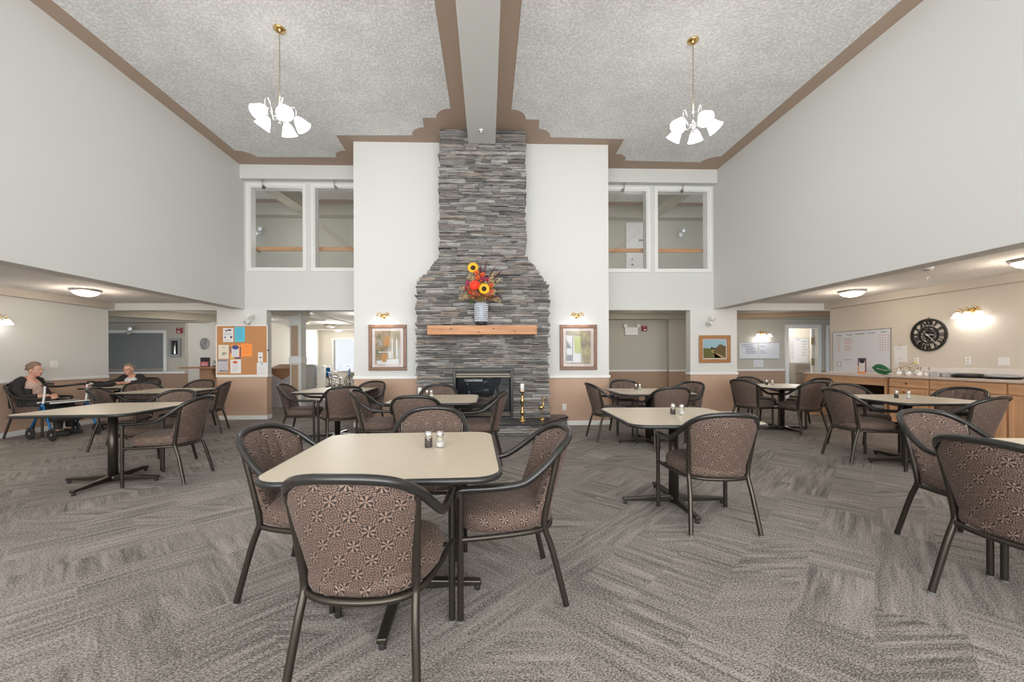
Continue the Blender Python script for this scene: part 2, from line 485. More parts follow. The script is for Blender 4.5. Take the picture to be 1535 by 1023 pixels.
def frame_xy(origin, xa, ya):
    xa = Vector(xa).normalized(); ya = Vector(ya).normalized(); za = xa.cross(ya)
    return Matrix(((xa.x, ya.x, za.x, origin[0]), (xa.y, ya.y, za.y, origin[1]), (xa.z, ya.z, za.z, origin[2]), (0, 0, 0, 1)))
BACKW = lambda x, y, z: frame_xy((x, y, z), (1, 0, 0), (0, 0, 1))      # facing the camera (-Y)
RIGHTW = lambda x, y, z: frame_xy((x, y, z), (0, -1, 0), (0, 0, 1))    # on the right wall, facing -X
LEFTW = lambda x, y, z: frame_xy((x, y, z), (0, 1, 0), (0, 0, 1))      # on a left wall, facing +X
def text(name, s, size, mat, parent, x, y, z=0.004, ax='CENTER', ext=0.0005, rot=0.0, sx=1.0):
    cu = bpy.data.curves.new(name, 'FONT'); cu.body = s; cu.size = size; cu.align_x = ax; cu.align_y = 'CENTER'; cu.extrude = ext
    t = bpy.data.objects.new('tmp', cu)
    me = bpy.data.meshes.new_from_object(t); bpy.data.objects.remove(t)
    me.materials.clear(); me.materials.append(M[mat])
    o = bpy.data.objects.new(name, me); COL.objects.link(o); o.parent = parent
    o.location = (x, y, z); o.rotation_euler = (0, 0, rot); o.scale = (sx, 1, 1)
    return o
def lines(mb, x0, x1, y, n, gap, h=0.006, rnd=0.3, z=0.003):
    for i in range(n):
        e = x1 - (x1 - x0) * rnd * random.random(); q = x0
        while q < e:
            l = random.uniform(0.015, 0.05)
            mb.box(q, min(e, q + l), y - i * gap, y - i * gap + h, z - 0.001, z); q += l + 0.008
    return mb
# ---------------------------------------------------------------- the room
XL, XR, XLL, XRR = -4.97, 4.81, -7.68, 7.35      # tall walls, outer walls under the low ceilings
YB, YW, YR = 7.27, 8.32, -5.0                    # chimney breast, back wall, rear wall
ZC, ZL = 5.16, 2.385
struct('floor', B(-12, 11, YR, 12.2, -0.05, 0), 'carpet')
struct('floor', B(-12, 11, 12.2, 19, -0.05, -0.001), 'vinyl_floor')
struct('ceiling', B(XL - 0.1, XR + 0.1, YR, YW + 0.1, ZC, ZC + 0.1), 'brown_paint')
def lobe(cx, cy, r, a0, a1, n=8):
    return [(cx + r * cos(radians(a0 + (a1 - a0) * i / n)), cy + r * sin(radians(a0 + (a1 - a0) * i / n))) for i in range(n + 1)]
def field(sx, c):
    """half the stippled field, right side; mirrored about x=c when sx=-1"""
    e = 0.478
    p = [(e, YR)] + lobe(e, 6.51, 0.25, -90, 0) + [(0.955, 6.515), (0.975, 6.77)] + lobe(0.965, 7.03, 0.25, -88, 0) \
        + [(2.55, 7.06), (2.57, 7.58)] + lobe(2.57, 7.83, 0.26, -75, 0)
    wx = (XR - 0.25 - c) if sx > 0 else (c - XL - 0.25)
    p += [(wx - 0.28, 7.86)] + lobe(wx + 0.0, 7.90, 0.28, 180, 270) + [(wx, YR)]
    q = [(c + sx * x, y) for x, y in p]
    return q if sx > 0 else list(reversed(q))
for sx in (-1, 1):
    struct('ceiling', MB().prism(field(sx, -0.088), ZC - 0.006, ZC + 0.01), 'ceiling_stipple')
struct('trim_1', B(-0.315, 0.148, YR, 6.84, 4.915, ZC + 0.02), 'wall_paint', 0.006)
for i, (a, b_) in enumerate(((XL, -2.41), (2.235, XR))):
    struct('trim_%d' % (2 + i), B(a, b_, 8.17, YW, 4.88, ZC + 0.02), 'wall_paint', 0.004)
struct('wall_left_upper', B(XL - 0.25, XL, YR, YW, 2.26, ZC + 0.1), 'wall_paint', 0.005)
struct('wall_right_upper', B(XR, XR + 0.25, YR, YW, 2.26, ZC + 0.1), 'wall_paint', 0.005)
struct('wall_left', B(XLL - 0.15, XLL, YR, YW, 0, 2.6), 'wall_two_tone')
struct('wall_right', B(XRR, XRR + 0.12, YR, YW, 0, 2.6), 'wall_two_tone_right')
struct('ceiling', B(XLL - 0.1, XL - 0.25, YR, YW, ZL, ZL + 0.1), 'ceiling_low')
struct('ceiling', B(XR + 0.25, XRR + 0.1, YR, YW, ZL, ZL + 0.1), 'ceiling_low')
struct('trim_4', B(XLL, XLL + 0.13, YR, YW, 2.26, ZL + 0.02), 'soffit_paint')
struct('trim_5', B(XRR - 0.13, XRR, YR, YW, 2.255, ZL + 0.02), 'soffit_paint')
# chimney breast
struct('wall_back', B(-2.41, 2.235, YB, 8.6, 0, ZC + 0.02), 'wall_two_tone', 0.004)

def wall_holes(x0, x1, z0, z1, y0, y1, holes):
    mb = MB(); xs = sorted({x0, x1} | {h[0] for h in holes} | {h[1] for h in holes}); zs = sorted({z0, z1} | {h[2] for h in holes} | {h[3] for h in holes})
    for i in range(len(xs) - 1):
        j = 0
        while j < len(zs) - 1:
            def solid(j): 
                cx, cz = (xs[i] + xs[i + 1]) / 2, (zs[j] + zs[j + 1]) / 2
                return not any(h[0] < cx < h[1] and h[2] < cz < h[3] for h in holes)
            if solid(j):
                k = j
                while k + 1 < len(zs) - 1 and solid(k + 1): k += 1
                mb.box(xs[i], xs[i + 1], y0, y1, zs[j], zs[k + 1]); j = k + 1
            else: j += 1
    return mb
YW2 = YW + 0.18
WINL = [(-4.86, -3.775), (-3.56, -2.48)]; WINR = [(2.31, 3.385), (3.595, 4.70)]
WZ = (3.10, 4.78)
struct('wall_back', wall_holes(XL, -2.41, 0, ZC, YW, YW2, [(-4.53, -2.41, 0, 2.24)] + [(a, b_, WZ[0], WZ[1]) for a, b_ in WINL]), 'wall_two_tone')
struct('wall_back', wall_holes(-5.53, XL, 0, 2.5, YW, YW2, []), 'wall_two_tone')
struct('wall_back', B(XLL - 1.5, -5.53, YW, YW2, 2.24, 2.6), 'wall_paint')
struct('wall_back', wall_holes(2.235, XR, 0, ZC, YW, YW2, [(2.235, 4.30, 0, 2.24)] + [(a, b_, WZ[0], WZ[1]) for a, b_ in WINR]), 'wall_two_tone')
struct('wall_back', B(XR, 5.31, YW, YW2, 0, 2.5), 'wall_two_tone')
struct('wall_back', B(5.31, XRR + 3, YW, YW2, 2.235, 2.6), 'wall_paint')

# chair rails and baseboards
tn = [6]
def rail(x0, x1, y0, y1, z0=0.868, z1=0.918):
    struct('trim_%d' % tn[0], B(x0, x1, y0, y1, z0, z1), 'trim_white', 0.006); tn[0] += 1
def base(side, x0, x1, y0, y1): struct('baseboard_' + side, B(x0, x1, y0, y1, 0, 0.085), 'trim_white', 0.006)
rail(-2.43, -1.0, YB - 0.022, YB); rail(1.0, 2.255, YB - 0.022, YB)
base('back', -2.425, -1.0, YB - 0.014, YB); base('back', 1.3, 2.25, YB - 0.014, YB)
rail(-2.432, -2.41, YB, YW); rail(2.235, 2.257, YB, YW)
base('back', -2.424, -2.41, YB, YW); base('back', 2.235, 2.25, YB, YW)
rail(-5.54, -4.51, YW - 0.02, YW); rail(-4.53, -4.51, YW, YW2); rail(-5.55, -5.53, YW, YW2)
base('back', -5.54, -4.515, YW - 0.014, YW); base('back', -4.53, -4.515, YW, YW2)
rail(4.28, 5.33, YW - 0.02, YW); rail(4.28, 4.30, YW, YW2)
base('back', 4.285, 5.32, YW - 0.014, YW)
rail(XLL, XLL + 0.02, YR, YW); base('left', XLL, XLL + 0.014, YR, YW)
rail(XRR - 0.02, XRR, 6.56, YW, 0.89, 0.93)

# upstairs windows: casing, reveal, glass, and the wooden hand rail standing behind the glass
wi = 1
for a, b_ in WINL + WINR:
    mb = MB(); t = 0.062; y0, y1 = YW - 0.018, YW
    mb.box(a - t, b_ + t, y0, y1, WZ[1], WZ[1] + t); mb.box(a - t, b_ + t, y0, y1, WZ[0] - t, WZ[0])
    mb.box(a - t, a, y0, y1, WZ[0], WZ[1]); mb.box(b_, b_ + t, y0, y1, WZ[0], WZ[1])
    w_ = struct('window_%d' % wi, mb, 'trim_white', 0.005); wi += 1
    mb = MB(); t = 0.02
    mb.box(a, b_, YW, YW2, WZ[1] - t, WZ[1]); mb.box(a, b_, YW, YW2, WZ[0], WZ[0] + t)
    mb.box(a, a + t, YW, YW2, WZ[0] + t, WZ[1] - t); mb.box(b_ - t, b_, YW, YW2, WZ[0] + t, WZ[1] - t)
    obj('window_frame', mb, 'trim_white', w_)
    obj('window_pane', B(a + t, b_ - t, YW + 0.15, YW + 0.156, WZ[0] + t, WZ[1] - t), 'window_glass', w_)
for k, (a, b_, lab) in enumerate(((-4.97, -2.42, 'light wooden hand rail behind the two upper left windows'), (2.25, 4.95, 'light wooden hand rail behind the two upper right windows'))):
    t = thing('hand_rail', lab, 'railing', ((a + b_) / 2, 8.66, 3.55))
    h = (b_ - a) / 2
    obj('rail', B(-h, h, -0.02, 0.02, 0.0, 0.085), 'rail_wood', t, 0.006)
    for q in (-h * 0.9, 0, h * 0.9):
        obj('bracket', B(q - 0.012, q + 0.012, -0.17, 0.0, -0.04, 0.0), 'antique_brass', t)
# upper corridor
UZ = 2.85
struct('floor', B(-9, 9, YW2, 10.9, UZ - 0.1, UZ), 'vinyl_floor')
struct('wall_corridor', B(-9, 9, 10.6, 10.7, UZ, 5.4), 'corridor_paint')
struct('wall_corridor', B(-9.1, -9, YW2, 10.7, UZ, 5.4), 'corridor_paint')
struct('wall_corridor', B(9, 9.1, YW2, 10.7, UZ, 5.4), 'corridor_paint')
struct('ceiling', B(-9, 9, YW2, 10.9, 5.25, 5.35), 'ceiling_low')
struct('trim_30', B(-9, 9, 10.35, 10.6, 4.93, 5.26), 'corridor_paint')
for k, (x0, x1) in enumerate(((-4.95, -4.62), (4.35, 4.68))):
    sgn = 1 if k == 0 else -1
    mb = MB(); y0, y1 = YW2, 10.35
    q = [(x0, y0), (x1, y0), (x1 + sgn * 0.2, y1), (x0 + sgn * 0.2, y1)]
    struct('trim_%d' % (31 + k), MB().prism(q, 4.93, 5.26), 'corridor_paint')
for k, (x0, x1) in enumerate(((-9, -4.95), (-4.62, 4.35), (4.68, 9))):
    struct('trim_%d' % (33 + k), B(x0, x1, 10.15, 10.35, 5.235, 5.25), 'brown_paint')
d = struct('door_1', B(3.80, 4.50, 10.56, 10.6, UZ, 4.78), 'trim_white')
obj('door_frame', MB().box(3.72, 3.80, 10.55, 10.6, UZ, 4.86).box(4.50, 4.58, 10.55, 10.6, UZ, 4.86).box(3.80, 4.50, 10.55, 10.6, 4.78, 4.86), 'trim_white', d, 0.004)
obj('door_knob', MB().tube([(3.88, 10.56, 3.72), (3.88, 10.50, 3.72)], 0.025, 10), 'antique_brass', d)
obj('door_lock', MB().tube([(3.88, 10.56, 3.87), (3.88, 10.53, 3.87)], 0.02, 10), 'antique_brass', d)
obj('door_plate', B(4.06, 4.25, 10.55, 10.56, 4.36, 4.41), 'taupe_trim', d)

# ------------------------------------------------ behind the camera: rear wall with tall windows
struct('wall_rear', wall_holes(XLL - 0.1, XRR + 0.1, 0, ZC + 0.1, YR - 0.15, YR,
       [(-4.3, -1.6, 0.3, 4.7), (-1.4, 1.3, 0.3, 4.7), (1.5, 4.2, 0.3, 4.7), (-7.3, -5.4, 0.6, 2.1), (5.2, 7.1, 0.6, 2.1)]), 'wall_paint')
for a, b_, c, e in ((-4.3, -1.6, 0.3, 4.7), (-1.4, 1.3, 0.3, 4.7), (1.5, 4.2, 0.3, 4.7), (-7.3, -5.4, 0.6, 2.1), (5.2, 7.1, 0.6, 2.1)):
    mb = MB(); y0, y1 = YR - 0.12, YR - 0.04; mz = (c + e) / 2 if e > 4 else None
    mb.box(a, a + 0.06, y0, y1, c, e).box(b_ - 0.06, b_, y0, y1, c, e).box(a + 0.06, b_ - 0.06, y0, y1, c, c + 0.06).box(a + 0.06, b_ - 0.06, y0, y1, e - 0.06, e)
    mb.box((a + b_) / 2 - 0.03, (a + b_) / 2 + 0.03, y0, y1, c + 0.06, e - 0.06)
    if mz: mb.box(a + 0.06, b_ - 0.06, y0 + 0.01, y1 - 0.01, mz - 0.05, mz + 0.05)
    w_ = struct('window_%d' % wi, mb, 'trim_white'); wi += 1
    obj('window_pane', B(a + 0.05, b_ - 0.05, YR - 0.085, YR - 0.08, c + 0.05, e - 0.05), 'window_glass', w_)

# ------------------------------------------------ left passage beyond the back wall
YF = 10.75
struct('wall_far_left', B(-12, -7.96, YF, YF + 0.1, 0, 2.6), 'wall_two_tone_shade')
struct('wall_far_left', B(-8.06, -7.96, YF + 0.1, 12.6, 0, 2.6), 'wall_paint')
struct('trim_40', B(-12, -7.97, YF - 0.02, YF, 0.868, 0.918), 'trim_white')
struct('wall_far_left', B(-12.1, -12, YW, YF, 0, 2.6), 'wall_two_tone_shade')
struct('ceiling', B(-12, -4.9, YW2, 12.2, 2.38, 2.48), 'ceiling_plain')
struct('trim_41', MB().prism([(-9.6, YW2), (-9.2, YW2), (-7.0, 10.7), (-7.3, 10.7)], 2.22, 2.39), 'corridor_paint')
struct('trim_42', B(-12, -7.3, 10.5, 10.75, 2.20, 2.39), 'soffit_paint')

# ------------------------------------------------ sun room seen through the left opening
struct('ceiling', B(-4.9, 0.5, YW2, 19, 2.52, 2.62), 'ceiling_plain')
struct('ceiling', B(-12, -4.9, 12.2, 19, 2.50, 2.60), 'ceiling_plain')
struct('wall_sunroom', wall_holes(-12, 0.5, 0, 2.6, 18.0, 18.15, [(-6.85, -5.35, 0.72, 2.08)]), 'wall_cream')
struct('wall_sunroom', B(-1.9, -1.8, 8.6, 18, 0, 2.6), 'wall_cream')
struct('wall_sunroom', B(-12, -11.9, 12.2, 18, 0, 2.6), 'wall_cream')
struct('wall_sunroom', B(-7.55, -7.45, 12.7, 18.0, 0, 2.6), 'wall_cream')
mb = MB().box(-6.95, -6.85, 17.97, 18.02, 0.66, 2.16).box(-5.35, -5.25, 17.97, 18.02, 0.66, 2.16).box(-6.85, -5.35, 17.97, 18.02, 2.08, 2.16).box(-6.85, -5.35, 17.95, 18.02, 0.66, 0.72)
mb.box(-5.98, -5.92, 17.99, 18.04, 0.72, 2.08); w_ = struct('window_%d' % wi, mb, 'trim_white'); wi += 1
obj('window_pane', B(-6.85, -5.35, 18.06, 18.07, 0.72, 2.08), 'window_glass', w_)
struct('wall_sunroom', MB().box(-4.64, -4.38, 9.5, 9.76, 0, 2.5), 'wall_paint')
struct('trim_43', MB().box(-4.60, -4.45, 9.485, 9.5, 0.12, 1.10).box(-4.60, -4.45, 9.485, 9.5, 1.31, 2.02), 'wall_tan')
struct('trim_44', MB().box(-4.655, -4.365, 9.47, 9.775, 1.14, 1.28).box(-4.66, -4.36, 9.47, 9.78, 0, 0.10), 'trim_white', 0.006)
struct('trim_45', MB().prism([(-5.3, YW2), (-4.9, YW2), (-4.3, 9.8), (-4.75, 9.8)], 2.26, 2.53), 'wall_cream')
struct('trim_46', B(-12, -2.0, 15.4, 15.7, 2.36, 2.51), 'wall_cream')

# ------------------------------------------------ right: alcove, corridor and kitchen door
YA = 10.4
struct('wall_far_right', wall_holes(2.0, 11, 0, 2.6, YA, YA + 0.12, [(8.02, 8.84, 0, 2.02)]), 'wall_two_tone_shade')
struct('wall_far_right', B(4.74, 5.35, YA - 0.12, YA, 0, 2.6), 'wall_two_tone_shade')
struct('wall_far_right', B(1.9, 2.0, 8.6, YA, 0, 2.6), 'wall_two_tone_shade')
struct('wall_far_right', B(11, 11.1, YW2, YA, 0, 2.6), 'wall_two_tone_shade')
struct('ceiling', B(1.9, 11, YW2, YA + 0.1, 2.36, 2.46), 'ceiling_plain')
struct('trim_50', B(1.95, 5.35, YA - 0.3, YA, 2.23, 2.37), 'corridor_paint')
struct('trim_51', B(5.35, 11, YA - 0.25, YA, 2.24, 2.37), 'corridor_paint')
struct('trim_52', MB().prism([(6.3, YA - 0.25), (7.0, YA - 0.25), (11, 9.2), (11, 9.0)], 2.25, 2.37), 'wall_tan')
struct('trim_53', B(2.0, 4.74, YA - 0.02, YA, 0.868, 0.918), 'trim_white')
struct('trim_54', B(5.35, 7.93, YA - 0.02, YA, 0.868, 0.918), 'trim_white')
struct('trim_55', B(4.74, 5.35, YA - 0.14, YA - 0.12, 0.868, 0.918), 'trim_white')
d = struct('door_2', MB().box(7.94, 8.03, YA - 0.03, YA + 0.14, 0, 2.10).box(8.83, 8.92, YA - 0.03, YA + 0.14, 0, 2.10).box(8.03, 8.83, YA - 0.03, YA + 0.14, 2.01, 2.10), 'trim_white')
lm = Matrix.Translation((8.80, YA + 0.12, 0)) @ Matrix.Rotation(radians(52), 4, 'Z')
obj('door_leaf', MB().box(0.0, 0.8, -0.02, 0.02, 0.02, 2.0, lm), 'trim_white', d)
for z in (1.66, 1.10):
    obj('hinge', MB().box(8.76, 8.79, YA + 0.10, YA + 0.116, z - 0.09, z + 0.09).box(8.80, 8.835, YA + 0.10, YA + 0.116, z - 0.09, z + 0.09).tube([(8.795, YA + 0.10, z - 0.1), (8.795, YA + 0.10, z + 0.1)], 0.009, 8), 'antique_brass', d)
d = struct('door_3', B(9.12, 9.95, YA - 0.03, YA - 0.002, 0, 2.0), 'paper_grey')
obj('door_frame', MB().box(9.04, 9.12, YA - 0.04, YA - 0.001, 0, 2.08).box(9.12, 10, YA - 0.04, YA - 0.001, 2.0, 2.08), 'trim_white', d)
# kitchen
struct('wall_kitchen', B(6.4, 11, 12.4, 12.5, 0, 2.6), 'wall_cream')
struct('wall_kitchen', B(7.6, 7.7, YA + 0.12, 12.4, 0, 2.6), 'wall_cream')
struct('wall_kitchen', B(10.9, 11, YA + 0.12, 12.4, 0, 2.6), 'wall_cream')
struct('ceiling', B(6.4, 11, YA + 0.12, 12.5, 2.5, 2.6), 'ceiling_plain')
# ---------------------------------------------------------------- armchair
def cat(pts, k=6):
    """Catmull-Rom through pts"""
    P_ = [Vector(p) for p in pts]; P_ = [2 * P_[0] - P_[1]] + P_ + [2 * P_[-1] - P_[-2]]; out = []
    for i in range(1, len(P_) - 2):
        for j in range(k):
            t = j / k; a, b_, c, d = P_[i - 1], P_[i], P_[i + 1], P_[i + 2]
            out.append(0.5 * ((2 * b_) + (c - a) * t + (2 * a - 5 * b_ + 4 * c - d) * t * t + (3 * b_ - a - 3 * c + d) * t ** 3))
    out.append(P_[-2]); return out
RAILH = [(0.272, 0.275, 0.590), (0.275, 0.262, 0.618), (0.280, 0.13, 0.622), (0.286, 0.02, 0.630), (0.284, -0.055, 0.648), (0.267, -0.145, 0.708),
         (0.236, -0.225, 0.776), (0.186, -0.288, 0.822), (0.110, -0.322, 0.844), (0.0, -0.335, 0.850)]
def back_pt(u, v, off=0.0):
    """u -1..1 across, v 0..1 up; off moves out (towards the rear)"""
    z = 0.375 + v * 0.462
    z -= (abs(u) ** 2.4) * 0.085 * v
    top = 0.232 + 0.018 * v; hw = 0.188 + 0.036 * v ** 0.8
    y0 = -0.185 - 0.135 * v
    ang = u * 1.02
    x = hw * sin(ang) / sin(1.02)
    curve = (1 - cos(ang)) / (1 - cos(1.02))
    y = y0 + curve * 0.105
    bl = max(0.0, 1 - v / 0.22)                     # rounded lower corners
    x *= 1 - 0.20 * bl ** 2.2
    n = Vector((sin(ang), -cos(ang), 0))
    return Vector((x, y, z)) + n * off
def make_chair():
    t = thing('dining_armchair', '', 'chair')
    # seat cushion
    n = 40; def_r = []
    def outline(k, s):
        a = 2 * pi * k / n; c_, s_ = cos(a), sin(a); e = 0.62
        x = math.copysign(abs(c_) ** e, c_) * 0.262 * s; y = math.copysign(abs(s_) ** e, s_) * 0.255 * s
        if y < 0: x *= 1 - 0.20 * (-y / 0.255)
        return x, y - 0.012 + 0.035
    prof = [(0.0, 0.392), (0.90, 0.392), (0.985, 0.405), (1.0, 0.432), (0.985, 0.462), (0.93, 0.483), (0.80, 0.495), (0.5, 0.503), (0.0, 0.505)]
    P_, U_ = [], []
    arc = 0; last = None
    for s_, z in prof:
        row, ur = [], []
        for k in range(n):
            x, y = outline(k, max(s_, 1e-3)); row.append((x, y, z)); e_ = 1 + max(0, 0.485 - z) / 0.27; ur.append((x * e_, y * e_))
        P_.append(row); U_.append(ur)
    mb = MB().grid(P_, U_, closed_u=True)
    o = obj('seat', mb, 'upholstery', t)
    # backrest: padded shell with channel seams inside
    nu, nv = 28, 12; mb = MB(); front, rear, uf, ur = [], [], [], []
    for j in range(nv + 1):
        v = j / nv; rf, rr, a1, a2 = [], [], [], []
        for i in range(nu + 1):
            u = -1 + 2 * i / nu
            edge = min(1, (1 - abs(u)) * 7, v * 9 + 0.02, (1 - v) * 9 + 0.02) ** 0.5
            seam = 0.0
            if v > 0.12:
                for su in (-0.36, 0.0, 0.36):
                    seam = max(seam, 1 - abs(u - su) / 0.045)
            seam = max(0, min(1, seam))
            rf.append(back_pt(u, v, -0.006 - 0.034 * edge + 0.016 * seam)); rr.append(back_pt(u, v, 0.012 + 0.018 * edge))
            a1.append((u * 0.26, v * 0.46 + 0.02)); a2.append((u * 0.28 + 0.03, v * 0.46 + 0.05))
        front.append(rf); rear.append(rr); uf.append(a1); ur.append(a2)
    mb.grid(front, uf, flip=True); mb.grid(rear, ur)
    for (A, Bk, UA) in ((front[0], rear[0], uf[0]), (front[-1], rear[-1], uf[-1])):
        mb.grid([A, Bk], [UA, UA], flip=(A is front[-1]))
    for e in (0, -1):
        mb.grid([[r_[e] for r_ in front], [r_[e] for r_ in rear]], [[r_[e] for r_ in uf]] * 2, flip=(e == 0))
    obj('backrest', mb, 'upholstery', t)
    # rail: arms and back in one loop
    half = RAILH; full = [(x, y, z) for x, y, z in half] + [(-x, y, z) for x, y, z in reversed(half[:-1])]
    obj('arm_rail', MB().tube(cat(full, 5), 0.0180, 12), 'black_rail', t)
    # lower seat ring
    ring = [(0.272, 0.255, 0.385), (0.262, 0.10, 0.385), (0.235, -0.08, 0.385), (0.19, -0.17, 0.383), (0.11, -0.215, 0.383), (0, -0.228, 0.383)]
    full = ring + [(-x, y, z) for x, y, z in reversed(ring[:-1])]
    mb = MB().tube(cat(full, 4), 0.0135, 10).tube([(-0.268, 0.235, 0.375), (0.268, 0.235, 0.375)], 0.011, 8)
    obj('seat_frame', mb, 'bronze_metal', t)
    for s_ in (-1, 1):
        lg = obj('leg', MB().tube([(s_ * 0.272, 0.262, 0.012), (s_ * 0.272, 0.262, 0.612)], 0.0158, 10), 'bronze_metal', t)
        obj('foot_cap', MB().tube([(s_ * 0.272, 0.262, 0), (s_ * 0.272, 0.262, 0.009)], 0.0168, 10), 'foot_grey', lg)
        pth = [(s_ * 0.238, -0.262, 0.012), (s_ * 0.216, -0.20, 0.27), (s_ * 0.209, -0.168, 0.365), (s_ * 0.209, -0.158, 0.42), (s_ * 0.218, -0.186, 0.58), (s_ * 0.230, -0.226, 0.765)]
        lg = obj('leg', MB().tube(cat(pth, 3), 0.0158, 10), 'bronze_metal', t)
        obj('foot_cap', MB().tube([(s_ * 0.2385, -0.2635, 0), (s_ * 0.238, -0.262, 0.009)], 0.0168, 10), 'foot_grey', lg)
    return t
chair0 = make_chair(); used = [False]
def chair(x, y, deg, label, group):
    """deg: 0 faces away from the camera (+Y), counter-clockwise"""
    if not used[0]:
        used[0] = True; o = chair0; o.location = (x, y, 0); o.rotation_euler = (0, 0, radians(deg)); o['label'] = label; o['group'] = group
        return o
    return dup(chair0, (x, y, 0), radians(deg), label, group)

# ---------------------------------------------------------------- pedestal table
def rsq(h, r, n=8, hy=None):
    hy = hy or h; p = []
    for (cx, cy, a0) in ((h - r, hy - r, 0), (-h + r, hy - r, 90), (-h + r, -hy + r, 180), (h - r, -hy + r, 270)):
        p += [(cx + r * cos(radians(a0 + 90 * i / n)), cy + r * sin(radians(a0 + 90 * i / n))) for i in range(n + 1)]
    return p
def make_table():
    t = thing('dining_table', '', 'table')
    H = 0.51
    top = obj('tabletop', MB().prism(rsq(H - 0.006, 0.115), 0.722, 0.7505), 'laminate', t)
    pts = [(x, y, 0.736) for x, y in rsq(H - 0.004, 0.118)]
    obj('edge_band', MB().tube(pts, 0.0145, 10, closed=True), 'edge_black', top)
    obj('column', MB().lathe([(0.040, 0.03), (0.040, 0.70)], 24).lathe([(0.05, 0.018), (0.05, 0.06), (0.041, 0.07)], 20), 'bronze_metal', t)
    obj('mounting_plate', MB().box(-0.25, 0.25, -0.03, 0.03, 0.698, 0.722).box(-0.03, 0.03, -0.25, 0.25, 0.697, 0.721), 'edge_black', t)
    for k in range(4):
        m_ = Matrix.Rotation(pi / 2 * k, 4, 'Z')
        vs = [(0.03, -0.025, 0.02), (0.43, -0.022, 0.028), (0.43, 0.022, 0.028), (0.03, 0.025, 0.02), (0.03, -0.025, 0.075), (0.43, -0.022, 0.052), (0.43, 0.022, 0.052), (0.03, 0.025, 0.075)]
        f = obj('base_foot', MB().add([m_ @ Vector(v) for v in vs], [(3, 2, 1, 0), (4, 5, 6, 7), (0, 1, 5, 4), (1, 2, 6, 5), (2, 3, 7, 6), (3, 0, 4, 7)]), 'bronze_metal', t, 0.006)
        obj('glide', MB().lathe([(0.016, 0), (0.016, 0.022), (0.008, 0.03)], 12, m_ @ Vector((0.41, 0, 0))), 'rubber', f)
    return t
table0 = make_table(); tused = [False]
def table(x, y, deg, label, sc=1.0):
    if not tused[0]:
        tused[0] = True; o = table0; o.location = (x, y, 0); o.rotation_euler = (0, 0, radians(deg)); o['label'] = label; o['group'] = 'square dining tables'
    else:
        o = dup(table0, (x, y, 0), radians(deg), label, 'square dining tables')
    if sc != 1: o.scale = (sc, sc, 1)
    return o
def make_shaker(kind):
    t = thing(kind + '_shaker', '', 'shaker')
    j = obj('jar', MB().lathe([(0.0, 0.0), (0.020, 0.0), (0.022, 0.006), (0.021, 0.055), (0.0175, 0.062)], 10), 'clear_glass', t)
    obj('contents', MB().lathe([(0.0, 0.004), (0.018, 0.004), (0.018, 0.03 if kind == 'salt' else 0.045), (0, 0.031 if kind == 'salt' else 0.046)], 10), kind, t)
    obj('lid', MB().lathe([(0.0185, 0.06), (0.0195, 0.062), (0.0195, 0.078), (0.014, 0.088), (0.0, 0.090)], 10), 'chrome', t)
    return t
SH = {'salt': make_shaker('salt'), 'pepper': make_shaker('pepper')}; shu = {'salt': False, 'pepper': False}
def shaker(kind, x, y, label):
    g = 'salt shakers' if kind == 'salt' else 'pepper shakers'
    if not shu[kind]:
        shu[kind] = True; o = SH[kind]; o.location = (x, y, 0.7505); o['label'] = label; o['group'] = g; return o
    return dup(SH[kind], (x, y, 0.7505), 0, label, g)
def pair(x, y, a, where, dx=0.062, dy=0.0):
    shaker('pepper', x - dx / 2, y - dy, 'glass pepper shaker with chrome cap on ' + where)
    shaker('salt', x + dx / 2, y + dy, 'glass salt shaker with chrome cap on ' + where)

TABLES = [
 (-0.470, 2.13, 2, 'beige square dining table nearest the camera, in the left foreground'),
 (1.575, 3.335, -2, 'beige square dining table in the middle of the right half, one empty chair before it'),
 (2.33, 5.72, -3, 'beige square dining table by the alcove right of the fireplace, behind the middle right table'),
 (5.0, 6.62, 0, 'beige square dining table farthest right, before the corridor with two whiteboards'),
 (4.88, 4.48, -4, 'beige square dining table in front of the wooden cabinets'),
 (3.37, 1.74, -6, 'beige table cut off by the right edge, mostly hidden by two chairs'),
 (-3.80, 4.16, 3, 'beige square dining table at the left with its pedestal base in full view'),
 (-5.02, 6.42, 4, 'beige square dining table in front of the cork notice board'),
 (-6.72, 7.52, 0, 'dining table in the left corner where the woman with folded arms sits'),
 (-2.36, 6.32, 0, 'beige square dining table before the left opening to the sun room'),
 (-0.635, 4.86, 0, 'beige square dining table right in front of the fireplace'),
]
for a in TABLES: table(*a, sc=(0.82 if a[0] == -6.72 else 1.0))
